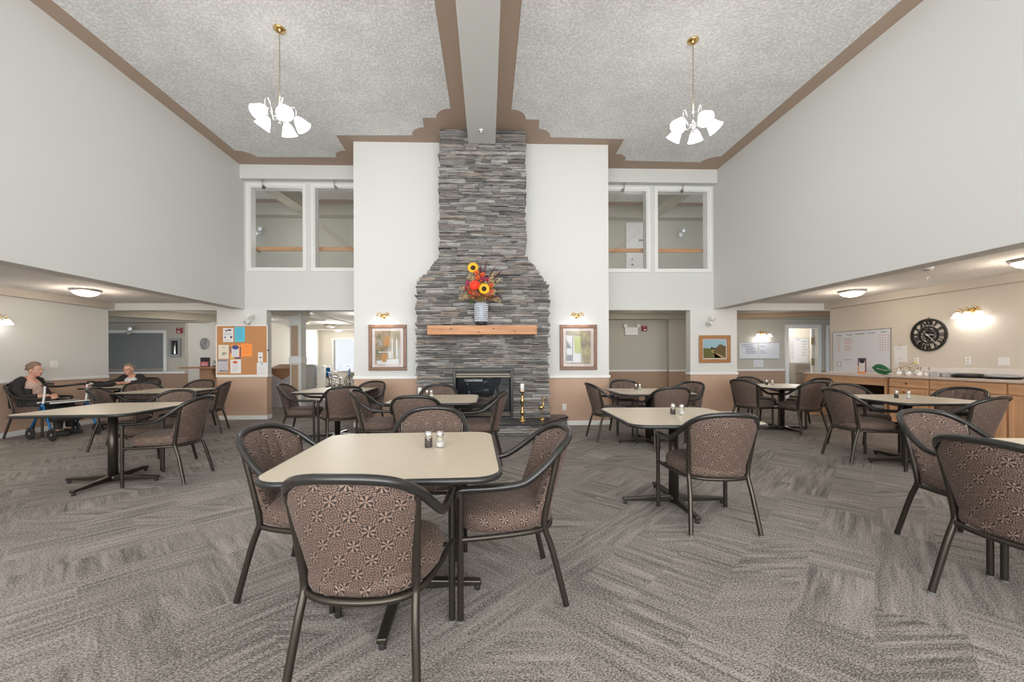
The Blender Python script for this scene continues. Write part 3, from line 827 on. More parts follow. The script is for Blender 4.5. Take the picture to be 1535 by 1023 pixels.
for x, y, dg, lab, g in [
 (-0.462, 1.64, -4, 'armchair seen from behind at the very front, tucked under the nearest table', 'chairs at the nearest table'),
 (-0.985, 2.26, -97, 'armchair on the left side of the nearest table, its channelled backrest facing right', 'chairs at the nearest table'),
 (0.10, 2.175, 96, 'armchair on the right side of the nearest table, seen from its side', 'chairs at the nearest table'),
 (-0.42, 2.80, 180, 'armchair on the far side of the nearest table, only the arched top in view', 'chairs at the nearest table'),
 (1.655, 2.96, -3.5, 'armchair seen from behind before the middle right table', 'chairs on the right'),
 (1.83, 6.0, -85, 'armchair left of the table by the alcove, facing right', 'chairs at the table by the alcove'),
 (2.40, 5.36, 0, 'armchair seen from behind across the middle right table', 'chairs at the table by the alcove'),
 (2.30, 6.42, 180, 'armchair on the far side of the table by the alcove, facing the camera', 'chairs at the table by the alcove'),
 (2.93, 5.98, 118, 'armchair on the right of the table by the alcove, turned to it', 'chairs at the table by the alcove'),
 (4.56, 6.72, -70, 'armchair on the left of the table before the corridor, under the landscape painting', 'chairs at the table before the corridor'),
 (5.0, 7.25, 180, 'armchair behind the table before the corridor, mostly hidden by the left armchair', 'chairs at the table before the corridor'),
 (5.10, 6.34, 6, 'armchair seen from behind before the corridor table', 'chairs at the table before the corridor'),
 (5.67, 6.90, 92, 'armchair right of the corridor table, facing left, half hidden', 'chairs at the table before the corridor'),
 (4.455, 4.64, -98, 'armchair left of the table before the cabinets, its full side in view', 'chairs at the table before the cabinets'),
 (5.0, 5.2, 172, 'armchair behind the left end of the table before the cabinets', 'chairs at the table before the cabinets'),
 (5.50, 4.60, 100, 'armchair behind the cabinets table on the right, dark padded front in view', 'chairs at the table before the cabinets'),
 (4.78, 3.92, 14, 'pale shining armchair seen from behind near the right edge, before the cabinets', 'chairs at the table before the cabinets'),
 (3.08, 2.42, 182, 'armchair near the right edge facing the camera behind the cut off table', 'chairs at the cut off table'),
 (2.60, 1.80, -84, 'large armchair cut by the right edge, its rear towards the camera', 'chairs at the cut off table'),
 (-3.26, 4.215, 95, 'armchair on the right of the left pedestal table, side and legs in full view', 'chairs on the left'),
 (-3.86, 4.80, 176, 'armchair behind the left pedestal table facing the camera', 'chairs on the left'),
 (-5.16, 5.78, -70, 'armchair behind the left pedestal table and its blue walker, facing right', 'chairs on the left'),
 (-5.60, 6.70, -130, 'armchair at the left corner of the table before the notice board, low arched back', 'chairs at the table before the notice board'),
 (-4.74, 6.88, 110, 'armchair just left of the notice board column, its bent rear legs in view', 'chairs at the table before the notice board'),
 (-5.32, 7.34, 180, 'armchair farthest back before the reception desk, only its top in view', 'chairs at the table before the notice board'),
 (-7.32, 6.72, -80, 'armchair by the left wall with the seated woman in profile', 'chairs of the two women'),
 (-6.98, 8.22, 190, 'armchair behind the woman with folded arms', 'chairs of the two women'),
 (-2.84, 6.20, -86, 'armchair left of the table before the sun room, facing right', 'chairs at the table before the sun room'),
 (-2.13, 5.86, 30, 'armchair seen from behind before the sun room table', 'chairs at the table before the sun room'),
 (-2.0, 6.52, 162, 'armchair against the chimney breast wall, right of the sun room table', 'chairs at the table before the sun room'),
 (-1.33, 4.95, -86, 'armchair left of the table before the fireplace, with a reddish seat', 'chairs at the table before the fireplace'),
 (-0.76, 4.42, 0, 'armchair seen from behind in front of the fireplace table', 'chairs at the table before the fireplace'),
 (-0.70, 5.50, 180, 'armchair between the fireplace and its table, only the arched top in view', 'chairs at the table before the fireplace'),
 (-0.10, 4.78, 88, 'armchair right of the table before the fireplace, seen edge on', 'chairs at the table before the fireplace'),
]: chair(x, y, dg, lab, g)
pair(-0.295, 2.20, 0, 'the nearest table', 0.064)
pair(1.62, 3.36, 0, 'the middle right table', 0.056, -0.02)
pair(2.28, 5.98, 0, 'the table by the alcove', 0.05, -0.01)
pair(4.93, 6.82, 0, 'the table before the corridor', 0.06, -0.03)
pair(4.84, 4.50, 0, 'the table before the cabinets', 0.06, -0.04)
pair(-0.74, 5.06, 0, 'the table before the fireplace', 0.055)
# ---------------------------------------------------------------- stone fireplace
FX, FY = -0.075, 6.84
def half_w(z):
    if z > 2.99: return 0.735
    if z < 2.50: return 1.135
    return 0.735 + (2.99 - z) / 0.49 * 0.40
fp = thing('fireplace', 'floor to ceiling fireplace of grey stacked ledge stone with raised hearth', 'fireplace', (0, 0, 0))
mb = MB()
def stone(mb, x0, x1, z0, z1, yf, yb, rng):
    """a ledge stone with a broken front face, x0..x1, front at yf"""
    n = max(2, int((x1 - x0) / 0.07)); vs = []; 
    for i in range(n + 1):
        x = x0 + (x1 - x0) * i / n; j = rng.uniform(-0.006, 0.006)
        tz, bz = z1 + rng.uniform(-0.005, 0.002), z0 + rng.uniform(-0.002, 0.005)
        e = 0.007 if i in (0, n) else 0.0
        mz = (z0 + z1) / 2 + rng.uniform(-0.006, 0.006)
        vs += [(x, yb, z0), (x, yf + j + 0.006 + e, bz), (x, yf + j - 0.004 + e, mz), (x, yf + j + 0.004 + e, tz), (x, yb, z1)]
    fs = []
    for i in range(n):
        a, b_ = i * 5, (i + 1) * 5
        for k in range(4): fs.append((a + k, b_ + k, b_ + k + 1, a + k + 1))
    fs.append((0, 1, 2, 3, 4)); fs.append(tuple(n * 5 + k for k in (4, 3, 2, 1, 0)))
    mb.add(vs, fs)
rng = random.Random(3)
z = 0.0
FBX0, FBX1, FBZ0, FBZ1 = -0.590, 0.435, 0.200, 1.068
while z < ZC - 0.002:
    h = rng.choice((0.026, 0.032, 0.04, 0.05, 0.06)); 
    for edge in (FBZ0, FBZ1, 1.60, ZC - 0.002):
        if z < edge < z + h + 0.012: h = edge - z
    hw = half_w(z + h / 2)
    spans = [(FX - hw + rng.uniform(-0.03, 0.02), FX + hw + rng.uniform(-0.02, 0.03))]
    if z + h / 2 > FBZ0 and z + h / 2 < FBZ1: spans = [(spans[0][0], FBX0 - 0.003), (FBX1 + 0.003, spans[0][1])]
    for a, b_ in spans:
        x = a
        while x < b_ - 0.001:
            l = rng.uniform(0.10, 0.20) if rng.random() < 0.35 else rng.uniform(0.18, 0.5)
            if b_ - (x + l) < 0.09: l = b_ - x
            yf = FY - rng.uniform(0.0, 0.032)
            if rng.random() < 0.25 and h > 0.045:
                stone(mb, x, x + l - 0.003, z + 0.001, z + h * 0.5, yf, YB, rng); stone(mb, x, x + l - 0.003, z + h * 0.5 + 0.001, z + h - 0.001, FY - rng.uniform(0, 0.03), YB, rng)
            else: stone(mb, x, x + l - 0.003, z + 0.001, z + h - 0.001, yf, YB, rng)
            x += l
    z += h
obj('stonework', mb, 'ledge_stone', fp)
# firebox
fb = obj('firebox_surround', MB().box(FBX0, FBX1, 6.79, 7.0, 1.02, 1.065).box(FBX0, FBX0 + 0.045, 6.79, 7.0, 0.20, 1.02).box(FBX1 - 0.045, FBX1, 6.79, 7.0, 0.20, 1.02)
         .box(FBX0 + 0.045, FBX1 - 0.045, 6.80, 7.0, 0.20, 0.232), 'firebox_black', fp, 0.003)
x0, x1 = FBX0 + 0.045, FBX1 - 0.045
for zz in ((0.90, 0.935, 0.97), (0.238, 0.268, 0.298)):
    mb = MB()
    for z0 in zz: mb.box(x0, x1, 6.815, 6.95, z0, z0 + 0.024)
    obj('louvers', mb, 'firebox_black', fb, 0.003)
for z0 in (0.960, 0.924, 0.292, 0.262): obj('brass_trim', B(x0 + 0.005, x1 - 0.005, 6.808, 6.8149, z0, z0 + 0.005), 'antique_brass', fb)
obj('chamber', MB().box(x0, x1, 7.14, 7.16, 0.32, 0.90).box(x0 - 0.02, x0, 6.86, 7.15, 0.32, 0.9).box(x1, x1 + 0.02, 6.86, 7.15, 0.32, 0.9).box(x0, x1, 6.85, 7.15, 0.31, 0.33), 'firebox_black', fb)
mb = MB()
rl = random.Random(5)
for k in range(7):
    a = rl.uniform(-0.5, 0.5); cx = -0.15 + (k - 3) * 0.06; cz = 0.38 + (k % 3) * 0.06
    mb.tube([(cx - 0.17 * cos(a), 7.0, cz - 0.17 * sin(a)), (cx, 6.96 + 0.02 * (k % 2), cz + 0.015), (cx + 0.17 * cos(a), 7.02, cz + 0.17 * sin(a))], [0.03, 0.036, 0.028], 8)
obj('gas_logs', mb, 'log_bark', fb)
mb = MB().box(x0 + 0.02, x1 - 0.02, 6.835, 6.839, 0.33, 0.90)
obj('glass_front', mb, 'firebox_glass', fb)
# hearth
hp = [(0.87, 6.25), (1.25, 6.82), (1.42, 7.0), (1.42, YB), (-1.57, YB), (-1.57, 7.0), (-1.40, 6.82), (-1.02, 6.25)]
hs = obj('hearth_slab', MB().prism(hp, 0.168, 0.200), 'slate', fp, 0.004)
mb = MB()
for xx in (-0.66, -0.2, 0.26, 0.72): mb.box(xx - 0.004, xx + 0.004, 6.255, 6.79, 0.1995, 0.201)
obj('tile_joints', mb, 'grout', hs)
def inset(p, d): 
    c_ = Vector((-0.075, 6.8)); return [tuple(Vector(q) + (c_ - Vector(q)).normalized() * d) for q in p]
mb = MB(); core = inset(hp, 0.06)
edges = [(hp[7], hp[0]), (hp[0], hp[1]), (hp[1], hp[2]), (hp[2], hp[3]), (hp[6], hp[7]), (hp[5], hp[6]), (hp[4], hp[5])]
rng = random.Random(11)
for p, q in edges:
    p, q = Vector((p[0], p[1], 0)), Vector((q[0], q[1], 0)); 
    d_ = (q - p)
    if (Vector((d_.y, -d_.x, 0))).dot(p - Vector((-0.075, 7.2, 0))) < 0: p, q = q, p; d_ = -d_
    L_ = d_.length; xa = d_ / L_; ya = Vector((0, 0, 1)).cross(xa)
    m_ = Matrix(((xa.x, ya.x, 0, p.x), (xa.y, ya.y, 0, p.y), (0, 0, 1, 0), (0, 0, 0, 1)))
    tmp = MB(); z = 0.002
    for h in (0.045, 0.035, 0.05, 0.035):
        x = 0.0
        while x < L_ - 0.001:
            l = rng.uniform(0.15, 0.45)
            if L_ - (x + l) < 0.1: l = L_ - x
            stone(tmp, x, x + l - 0.003, z, z + h - 0.002, 0.025 - rng.uniform(0, 0.02), 0.10, rng); x += l
        z += h
    mb.add([m_ @ Vector(v) for v in tmp.v], tmp.f)
obj('hearth_stone', mb, 'ledge_stone', fp)
mt = obj('mantel_shelf', B(-0.985, 0.815, 6.53, 6.86, 1.627, 1.777), 'mantel_wood', fp, 0.008)
mb = MB()
for xx in (-0.60, -0.15, 0.10, 0.44): mb.ball((xx, 6.53, 1.70 + 0.03 * sin(xx * 9)), (0.018, 0.003, 0.011), 8, 6)
obj('wood_knots', mb, 'frame_wood', mt)

# vase of flowers on the mantel
v = thing('flower_vase', 'grey blue embossed vase with autumn sunflowers and dried grasses on the mantel', 'vase', (-0.105, 6.66, 1.777))
mb = MB().lathe([(0, 0.0), (0.080, 0.0), (0.086, 0.03), (0.096, 0.05), (0.102, 0.07), (0.105, 0.34), (0.100, 0.38), (0.092, 0.385), (0.088, 0.37), (0.088, 0.06), (0, 0.06)], 28)
vz = obj('vase_body', mb, 'vase_glaze', v)
mb = MB()
for r_ in range(9):
    for k in range(14):
        a = 2 * pi * (k + 0.5 * (r_ % 2)) / 14; rr = 0.104
        mb.ball((rr * cos(a), rr * sin(a), 0.085 + r_ * 0.033), (0.016, 0.016, 0.012), 6, 4)
obj('embossed_dots', mb, 'board_white', vz)
obj('vase_foot', MB().lathe([(0.082, 0.0), (0.088, 0.025), (0.0985, 0.05), (0.1035, 0.066)], 28), 'vase_dark', vz)
mouth = Vector((0, 0, 0.36))
def stem(mb, tip, r=0.003):
    tip = Vector(tip); mid = mouth * 0.4 + tip * 0.6 + Vector((0, 0.0, 0.05)); mb.tube([mouth * 0.6, mouth, mid, tip], r, 6)
def flower(name, pos_, facing, R_, npet, mat, center_r, center_mat, layers=2, cup=0.15):
    z_ = Vector(facing).normalized(); x_ = z_.cross(Vector((0, 0, 1))).normalized(); y_ = z_.cross(x_)
    m_ = Matrix(((x_.x, y_.x, z_.x, pos_[0]), (x_.y, y_.y, z_.y, pos_[1]), (x_.z, y_.z, z_.z, pos_[2]), (0, 0, 0, 1)))
    mb = MB()
    for L in range(layers):
        for k in range(npet):
            a = 2 * pi * (k + 0.5 * L) / npet; R2 = R_ * (1 - 0.12 * L)
            q = Matrix.Rotation(a, 4, 'Z'); wd = R2 * 2.2 / npet + 0.003
            zz = 0.004 * L
            pts = [(center_r * 0.7, -wd * 0.4, zz), (center_r * 0.7, wd * 0.4, zz), (R2 * 0.62, -wd, zz + cup * R2 * 0.3), (R2 * 0.62, wd, zz + cup * R2 * 0.3), (R2 * 0.62, 0, zz + cup * R2 * 0.3 - 0.005), (R2, 0, zz + cup * R2), (center_r * 0.7, 0, zz - 0.003)]
            mb.add([m_ @ q @ Vector(p) for p in pts], [(0, 6, 4, 2), (6, 1, 3, 4), (2, 4, 5), (4, 3, 5)])
    f = obj(name, mb, mat, v)
    sd = MB().lathe([(center_r, -0.002), (center_r, 0.006), (center_r * 0.6, 0.014), (0, 0.012)], 14, (0, 0, 0), m_)
    obj('flower_centre', sd, center_mat, f)
    return f
mb = MB(); tips = [(-0.13, -0.06, 0.95), (0.05, -0.09, 0.60), (-0.10, -0.10, 0.655), (0.02, -0.06, 0.76), (0.09, -0.05, 0.77)]
for q in tips: stem(mb, q, 0.004)
flower('sunflower', (-0.13, -0.07, 0.955), (-0.1, -1, 0.15), 0.10, 17, 'petal_yellow', 0.042, 'seed_brown')
flower('sunflower', (0.05, -0.12, 0.60), (0.15, -1, 0.05), 0.10, 17, 'petal_yellow', 0.042, 'seed_brown')
flower('gerbera', (-0.10, -0.12, 0.655), (-0.15, -1, 0.2), 0.095, 22, 'petal_red', 0.018, 'petal_orange', 3)
for (x, z_, mt_) in ((0.02, 0.765, 'petal_pink'), (0.11, 0.755, 'petal_pink'), (0.03, 0.84, 'petal_orange'), (-0.05, 0.78, 'petal_orange'), (-0.16, 0.56, 'petal_red'), (-0.21, 0.70, 'petal_pink'), (0.17, 0.66, 'petal_orange'), (0.16, 0.55, 'petal_orange'), (-0.07, 0.86, 'petal_orange'), (-0.27, 0.62, 'petal_pink')):
    flower('small_bloom', (x, -0.07 + 0.04 * sin(x * 20), z_), (x, -1, 0.3), 0.05, 9, mt_, 0.012, 'seed_brown', 2, 0.4)
    stem(mb, (x, -0.05, z_))
obj('flower_stems', mb, 'leaf_green', v)
rg = random.Random(21)
def sprays(name, n, mat, fn, wdt, rngz, lean=0.0):
    mb = MB()
    for k in range(n):
        a = rg.uniform(-1, 1); x = fn(a); zt = rg.uniform(*rngz) - abs(x) * 0.6
        y = rg.uniform(-0.10, 0.06); tip = Vector((x, y, zt))
        mid = mouth * 0.45 + tip * 0.55 + Vector((0, 0, 0.06))
        pts = [mouth, mid, tip + Vector((x * 0.15, 0, -0.02))]
        mb.tube(cat(pts, 3), [0.0015] * 2 + [0.002] * 5, 5)
        for s_ in range(7):
            t_ = 0.5 + s_ * 0.08; p = mid.lerp(tip, (t_ - 0.5) * 2); dl = Vector((rg.uniform(-1, 1), rg.uniform(-1, 0.5), rg.uniform(-0.2, 1))).normalized()
            e = p + dl * wdt; sd = dl.cross(Vector((0, 1, 0.2))).normalized() * wdt * 0.22
            mb.add([p, (p + e) / 2 + sd, e, (p + e) / 2 - sd, (p + e) / 2 + dl.cross(sd) * 0.2], [(0, 1, 4), (1, 2, 4), (2, 3, 4), (3, 0, 4)])
    return obj(name, mb, mat, v)
sprays('rust_leaves', 26, 'leaf_rust', lambda a: a * 0.24, 0.075, (0.55, 0.85))
sprays('red_leaves', 16, 'petal_orange', lambda a: a * 0.20, 0.06, (0.5, 0.82))
sprays('green_leaves', 14, 'leaf_green', lambda a: a * 0.22, 0.06, (0.5, 0.85))
sprays('dried_grass', 30, 'dry_grass', lambda a: math.copysign(0.16 + 0.20 * abs(a), a), 0.07, (0.55, 0.98))
mb = MB()
for tip in ((0.10, 0, 1.10), (0.24, -0.04, 0.98), (0.36, -0.04, 0.93), (0.30, -0.05, 0.88), (0.33, -0.03, 0.50), (0.0, 0, 1.02), (-0.02, 0, 0.98)):
    tip = Vector(tip); mid = mouth * 0.4 + tip * 0.6 + Vector((-tip.x * 0.15, 0, 0.02)); pts = cat([mouth, mid, tip], 5)
    mb.tube(pts, [0.0015] * 6 + [0.008, 0.012, 0.011, 0.008, 0.003], 7)
obj('plum_grass_plumes', mb, 'grass_plum', v)

# candlesticks and heron on the hearth
def candlestick(x, y, label, h=0.48):
    t = thing('candlestick', label, 'candlestick', (x, y, 0.2005), 0, 'brass candlesticks on the hearth')
    k = h / 0.48
    pr = [(0, 0), (0.062, 0), (0.064, 0.012), (0.05, 0.022), (0.036, 0.03), (0.03, 0.055), (0.016, 0.07), (0.014, 0.09), (0.03, 0.105), (0.034, 0.13), (0.028, 0.155), (0.013, 0.175), (0.015, 0.215), (0.012, 0.235), (0.026, 0.26), (0.034, 0.30), (0.028, 0.335), (0.014, 0.355), (0.012, 0.41), (0.03, 0.425), (0.042, 0.44), (0.044, 0.448), (0, 0.448)]
    obj('stick', MB().lathe([(r_, z_ * k) for r_, z_ in pr], 20), 'brass', t)
    obj('candle', MB().lathe([(0.033, 0.449 * k), (0.033, 0.449 * k + 0.12), (0.02, 0.449 * k + 0.125), (0, 0.449 * k + 0.118)], 18), 'candle_wax', t)
candlestick(0.564, 6.50, 'tall turned brass candlestick with white candle right of the firebox', 0.53)
candlestick(-1.13, 6.66, 'brass candlestick with white candle left of the firebox, its stick hidden', 0.46)
t = thing('heron_figurine', 'small brass heron figurine with a curved neck on the right of the hearth', 'figurine', (0.909, 6.64, 0.2005))
obj('stand', MB().lathe([(0, 0), (0.05, 0), (0.052, 0.012), (0.03, 0.03), (0, 0.032)], 16), 'brass', t)
for s_ in (-1, 1): obj('leg', MB().tube([(s_ * 0.008, 0, 0.02), (s_ * 0.01, 0, 0.12), (s_ * 0.012, 0, 0.19)], 0.0035, 6), 'brass', t)
obj('body', MB().tube(cat([(-0.055, 0, 0.17), (-0.03, 0, 0.195), (0.005, 0, 0.225), (0.022, 0, 0.27), (0.012, 0, 0.32), (0.025, 0, 0.365), (0.05, 0, 0.372), (0.062, 0, 0.345)], 4),
    [0.004, 0.012, 0.02, 0.026, 0.032, 0.036, 0.036, 0.034, 0.030, 0.026, 0.020, 0.016, 0.012, 0.010, 0.009, 0.009, 0.008, 0.008, 0.008, 0.008, 0.009, 0.010, 0.011, 0.012, 0.012, 0.010, 0.007, 0.004, 0.002], 8), 'brass', t)
# ---------------------------------------------------------------- lamps
def bell(mb, c, d, r=0.062, L=0.10, flut=True):
    """bell glass shade with its neck at c, opening along d"""
    z_ = Vector(d).normalized(); x_ = (Vector((0, 1, 0)) if abs(z_.y) < 0.9 else Vector((1, 0, 0))).cross(z_).normalized(); y_ = z_.cross(x_)
    m_ = Matrix(((x_.x, y_.x, z_.x, c[0]), (x_.y, y_.y, z_.y, c[1]), (x_.z, y_.z, z_.z, c[2]), (0, 0, 0, 1)))
    pr = [(0.022, 0.0), (0.032, 0.012), (0.046, 0.03), (0.055, 0.055), (0.064, 0.08), (0.075, 0.10), (0.071, 0.10), (0.058, 0.08), (0.05, 0.055), (0.04, 0.03), (0.0, 0.02)]
    mb.lathe([(q * r / 0.062, z * L / 0.10) for q, z in pr], 20, (0, 0, 0), m_)
    return m_
def chandelier(x, y, label, a0):
    t = thing('chandelier', label, 'chandelier', (x, y, ZC - 0.006))
    top = -0.006
    obj('ceiling_canopy', MB().lathe([(0, -0.045), (0.02, -0.045), (0.045, -0.03), (0.066, -0.012), (0.07, 0.0)], 20), 'brass', t)
    mb = MB(); z = -0.045; k = 0
    while z > -0.86:
        pts = []
        for q in range(10):
            a = 2 * pi * q / 10; h = 0.008 * cos(a)
            pts.append((h if k % 2 else 0, 0 if k % 2 else h, z - 0.019 + 0.021 * sin(a)))
        mb.tube(pts, 0.0022, 5, closed=True); z -= 0.033; k += 1
    obj('chain', mb, 'antique_brass', t)
    zc = -1.03
    obj('body', MB().lathe([(0, zc - 0.11), (0.012, zc - 0.10), (0.02, zc - 0.085), (0.008, zc - 0.07), (0.03, zc - 0.045), (0.042, zc - 0.02), (0.03, zc + 0.01), (0.012, zc + 0.03), (0.014, zc + 0.09), (0.022, zc + 0.11), (0.01, zc + 0.13), (0.006, zc + 0.17), (0, zc + 0.175)], 18), 'chrome', t)
    for q in range(5):
        a = a0 + 2 * pi * q / 5; dx, dy = cos(a), sin(a)
        pts = [(0.03 * dx, 0.03 * dy, zc - 0.01), (0.07 * dx, 0.07 * dy, zc - 0.045), (0.105 * dx, 0.105 * dy, zc + 0.0), (0.115 * dx, 0.115 * dy, zc + 0.08), (0.14 * dx, 0.14 * dy, zc + 0.13), (0.175 * dx, 0.175 * dy, zc + 0.10), (0.175 * dx, 0.175 * dy, zc + 0.01)]
        ar = obj('arm', MB().tube(cat(pts, 5), 0.006, 8), 'chrome', t)
        mb = MB(); d = Vector((dx * 0.80, dy * 0.80, -1)); c = (0.173 * dx, 0.173 * dy, zc + 0.012)
        bell(mb, c, d, 0.078, 0.14)
        obj('glass_shade', mb, 'lamp_white', t)
        p_ = Vector(c) + d.normalized() * 0.16
        point('chandelier_bulb', (x + p_.x, y + p_.y, ZC + p_.z), 7, SOFT, 0.05)
    point('chandelier_glow', (x, y, ZC - 0.80), 7, SOFT, 0.12)
chandelier(-2.45, 4.80, 'left chandelier hanging on a chain, five glowing bell shades', 0.35)
chandelier(2.55, 4.84, 'right chandelier hanging on a chain, five glowing bell shades', 1.0)
def dome(x, y, label, r=0.19, pw=17):
    t = thing('ceiling_light', label, 'ceiling light', (x, y, ZL), 0, 'low ceiling dome lights')
    obj('rim', MB().lathe([(r * 0.8, 0), (r, 0), (r * 1.03, -0.02), (r * 0.95, -0.035), (r * 0.9, -0.03)], 32), 'steel', t)
    obj('glass_bowl', MB().lathe([(r * 0.93, -0.03), (r * 0.86, -0.055), (r * 0.66, -0.085), (r * 0.35, -0.105), (0, -0.112)], 32), 'dome_white', t)
    point('dome_bulb', (x, y, ZL - 0.22), pw, WARM, 0.10)
dome(-6.56, 6.72, 'glowing dome ceiling light over the left corner tables')
dome(6.33, 6.72, 'glowing dome ceiling light nearer the whiteboard on the right')
dome(6.42, 4.48, 'glowing dome ceiling light cut by the right edge')
for x, y in ((-6.5, 3.2), (-6.5, 0.2), (6.4, 1.4)): point('aisle_bulb', (x, y, ZL - 0.3), 26, WARM, 0.12)  # unseen fill points without fixtures, added to brighten the low ceilings
t = thing('smoke_detector', 'small white smoke detector on the right low ceiling between two dome lights', 'smoke detector', (5.62, 4.92, ZL))
obj('housing', MB().lathe([(0.065, 0), (0.065, -0.02), (0.05, -0.04), (0, -0.042)], 20), 'plastic_white', t)
obj('sensor_ring', MB().lathe([(0.03, -0.041), (0.028, -0.05), (0, -0.05)], 16), 'taupe_trim', t)
for i, (x, y) in enumerate(((-7.0, 5.42), (6.34, 5.55))):
    t = thing('sprinkler_head', 'small sprinkler head on the %s low ceiling' % ('left', 'right')[i], 'sprinkler', (x, y, ZL))
    obj('escutcheon', MB().lathe([(0.03, 0), (0.028, -0.008), (0.008, -0.01), (0.008, -0.035), (0.016, -0.038), (0, -0.04)], 14), 'plastic_white', t)
t = thing('sprinkler_head', 'small white sprinkler head under the end of the ceiling beam', 'sprinkler', (-0.09, 6.42, 4.915))
obj('escutcheon', MB().lathe([(0.038, 0), (0.036, -0.008), (0.010, -0.01), (0.010, -0.035), (0.02, -0.038), (0, -0.04)], 14), 'plastic_white', t)

def sconce(mat, label, n=2, sp=0.21, power=0.8, plate=True, lit=True, group='brass wall lamps'):
    """local: x along the wall, y up, z out"""
    t = thing('wall_sconce', label, 'wall lamp', group=group, mat=mat)
    mb = MB().ball((0, 0, 0.012), (0.055, 0.045, 0.018), 14, 8)
    obj('backplate', mb, 'brass', t)
    mb = MB(); W_ = (n - 1) * sp / 2
    for s_ in (-1, 1):
        mb.tube(cat([(0, 0.0, 0.03), (s_ * W_ * 0.3, 0.035, 0.06), (s_ * W_ * 0.55, -0.005, 0.07), (s_ * W_ * 0.8, 0.04, 0.08), (s_ * W_, 0.03, 0.09), (s_ * W_, -0.01, 0.09)], 5), 0.006, 8)
        mb.tube(cat([(s_ * 0.02, 0.03, 0.04), (s_ * 0.06, 0.065, 0.05), (s_ * 0.10, 0.045, 0.05), (s_ * 0.075, 0.025, 0.05)], 4), 0.005, 6)
    if n == 3: mb.tube([(0, 0.01, 0.03), (0, 0.02, 0.09), (0, -0.01, 0.09)], 0.006, 8)
    for q in range(n): mb.lathe([(0, 0.012), (0.018, 0.008), (0.024, -0.012), (0.02, -0.02)], 12, (0, 0, 0), Matrix.Translation((-W_ + q * sp, 0.0, 0.09)) @ Matrix.Rotation(radians(-90), 4, 'X'))
    obj('arms', mb, 'brass', t)
    for q in range(n):
        mb = MB(); bell(mb, (-W_ + q * sp, -0.012, 0.09), (0, -1, 0.12), 0.058, 0.088)
        obj('glass_shade', mb, 'lamp_white', t)
        p_ = mat @ Vector((-W_ + q * sp, -0.135, 0.115))
        point('sconce_bulb', p_, power, (1, 0.95, 0.92), 0.03)
    return t
sconce(BACKW(-1.875, 2.01, 0) if False else BACKW(-1.87, YB, 2.005), 'brass wall lamp with two lit shades above the left framed picture on the chimney breast')
sconce(BACKW(1.635, YB, 2.005), 'brass wall lamp with two lit shades above the right framed picture on the chimney breast')
sconce(RIGHTW(XRR, 5.79, 1.925), 'brass wall lamp with three lit shades on the right wall beside the big clock', 3, 0.135, 1.1)
sconce(LEFTW(XLL, 6.40, 1.90), 'brass wall lamp cut by the left edge of the picture', 3, 0.135, 0.3)
sconce(BACKW(7.30, YA, 1.87), 'brass wall lamp above the two small whiteboards in the corridor', 3, 0.15, 1.0)

def spot(x, label):
    t = thing('spotlight', label, 'spotlight', (x, 8.24, 4.88), 0, 'spotlights under the bulkhead')
    obj('canopy', MB().lathe([(0.035, 0), (0.035, -0.012), (0.012, -0.02)], 14), 'steel', t)
    obj('stem', MB().tube([(0, 0, -0.01), (0, 0, -0.13)], 0.009, 8), 'chrome', t)
    s_ = -1 if x < 0 else 1
    a, b_ = Vector((-s_ * 0.02, -0.01, -0.12)), Vector((-s_ * 0.06, -0.06, -0.18))
    obj('head', MB().tube([a, a.lerp(b_, 0.3), b_], [0.018, 0.03, 0.034], 12), 'chrome', t)
spot(-4.56, 'leftmost small chrome spotlight under the left upper bulkhead')
spot(-3.12, 'small chrome spotlight under the left upper bulkhead, nearest the chimney breast')
spot(2.87, 'small chrome spotlight under the right upper bulkhead, nearest the chimney breast')
spot(4.12, 'rightmost small chrome spotlight under the right upper bulkhead')
def twin(mat, label):
    t = thing('emergency_light', label, 'emergency light', mat=mat, group='twin emergency lights')
    obj('bracket', MB().box(-0.02, 0.02, -0.12, 0.06, 0, 0.02).tube([(0, 0.05, 0.01), (0.01, 0.05, 0.06)], 0.012, 8), 'plastic_white', t, 0.003)
    for s_, yy in ((-1, -0.06), (1, 0.05)):
        h = obj('lamp_head', MB().tube([(0, yy, 0.05), (s_ * 0.02, yy - 0.01, 0.09), (s_ * 0.04, yy - 0.03, 0.14)], [0.03, 0.05, 0.055], 14), 'plastic_white', t)
        obj('lens', MB().tube([(s_ * 0.04, yy - 0.03, 0.14), (s_ * 0.0405, yy - 0.0305, 0.143)], 0.044, 14), 'chrome', h)
twin(BACKW(-4.83, YW, 2.07), 'white twin emergency light above the cork notice board')
twin(BACKW(4.69, YW, 2.03), 'white twin emergency light above the landscape painting')
twin(BACKW(-9.3, YF, 2.02), 'twin emergency light above the roller shutter')
twin(BACKW(-5.9, 10.6, 4.93 - 0.35), 'twin emergency light in the upper left corridor')
twin(BACKW(5.2, 10.6, 4.60), 'twin emergency light in the upper right corridor')

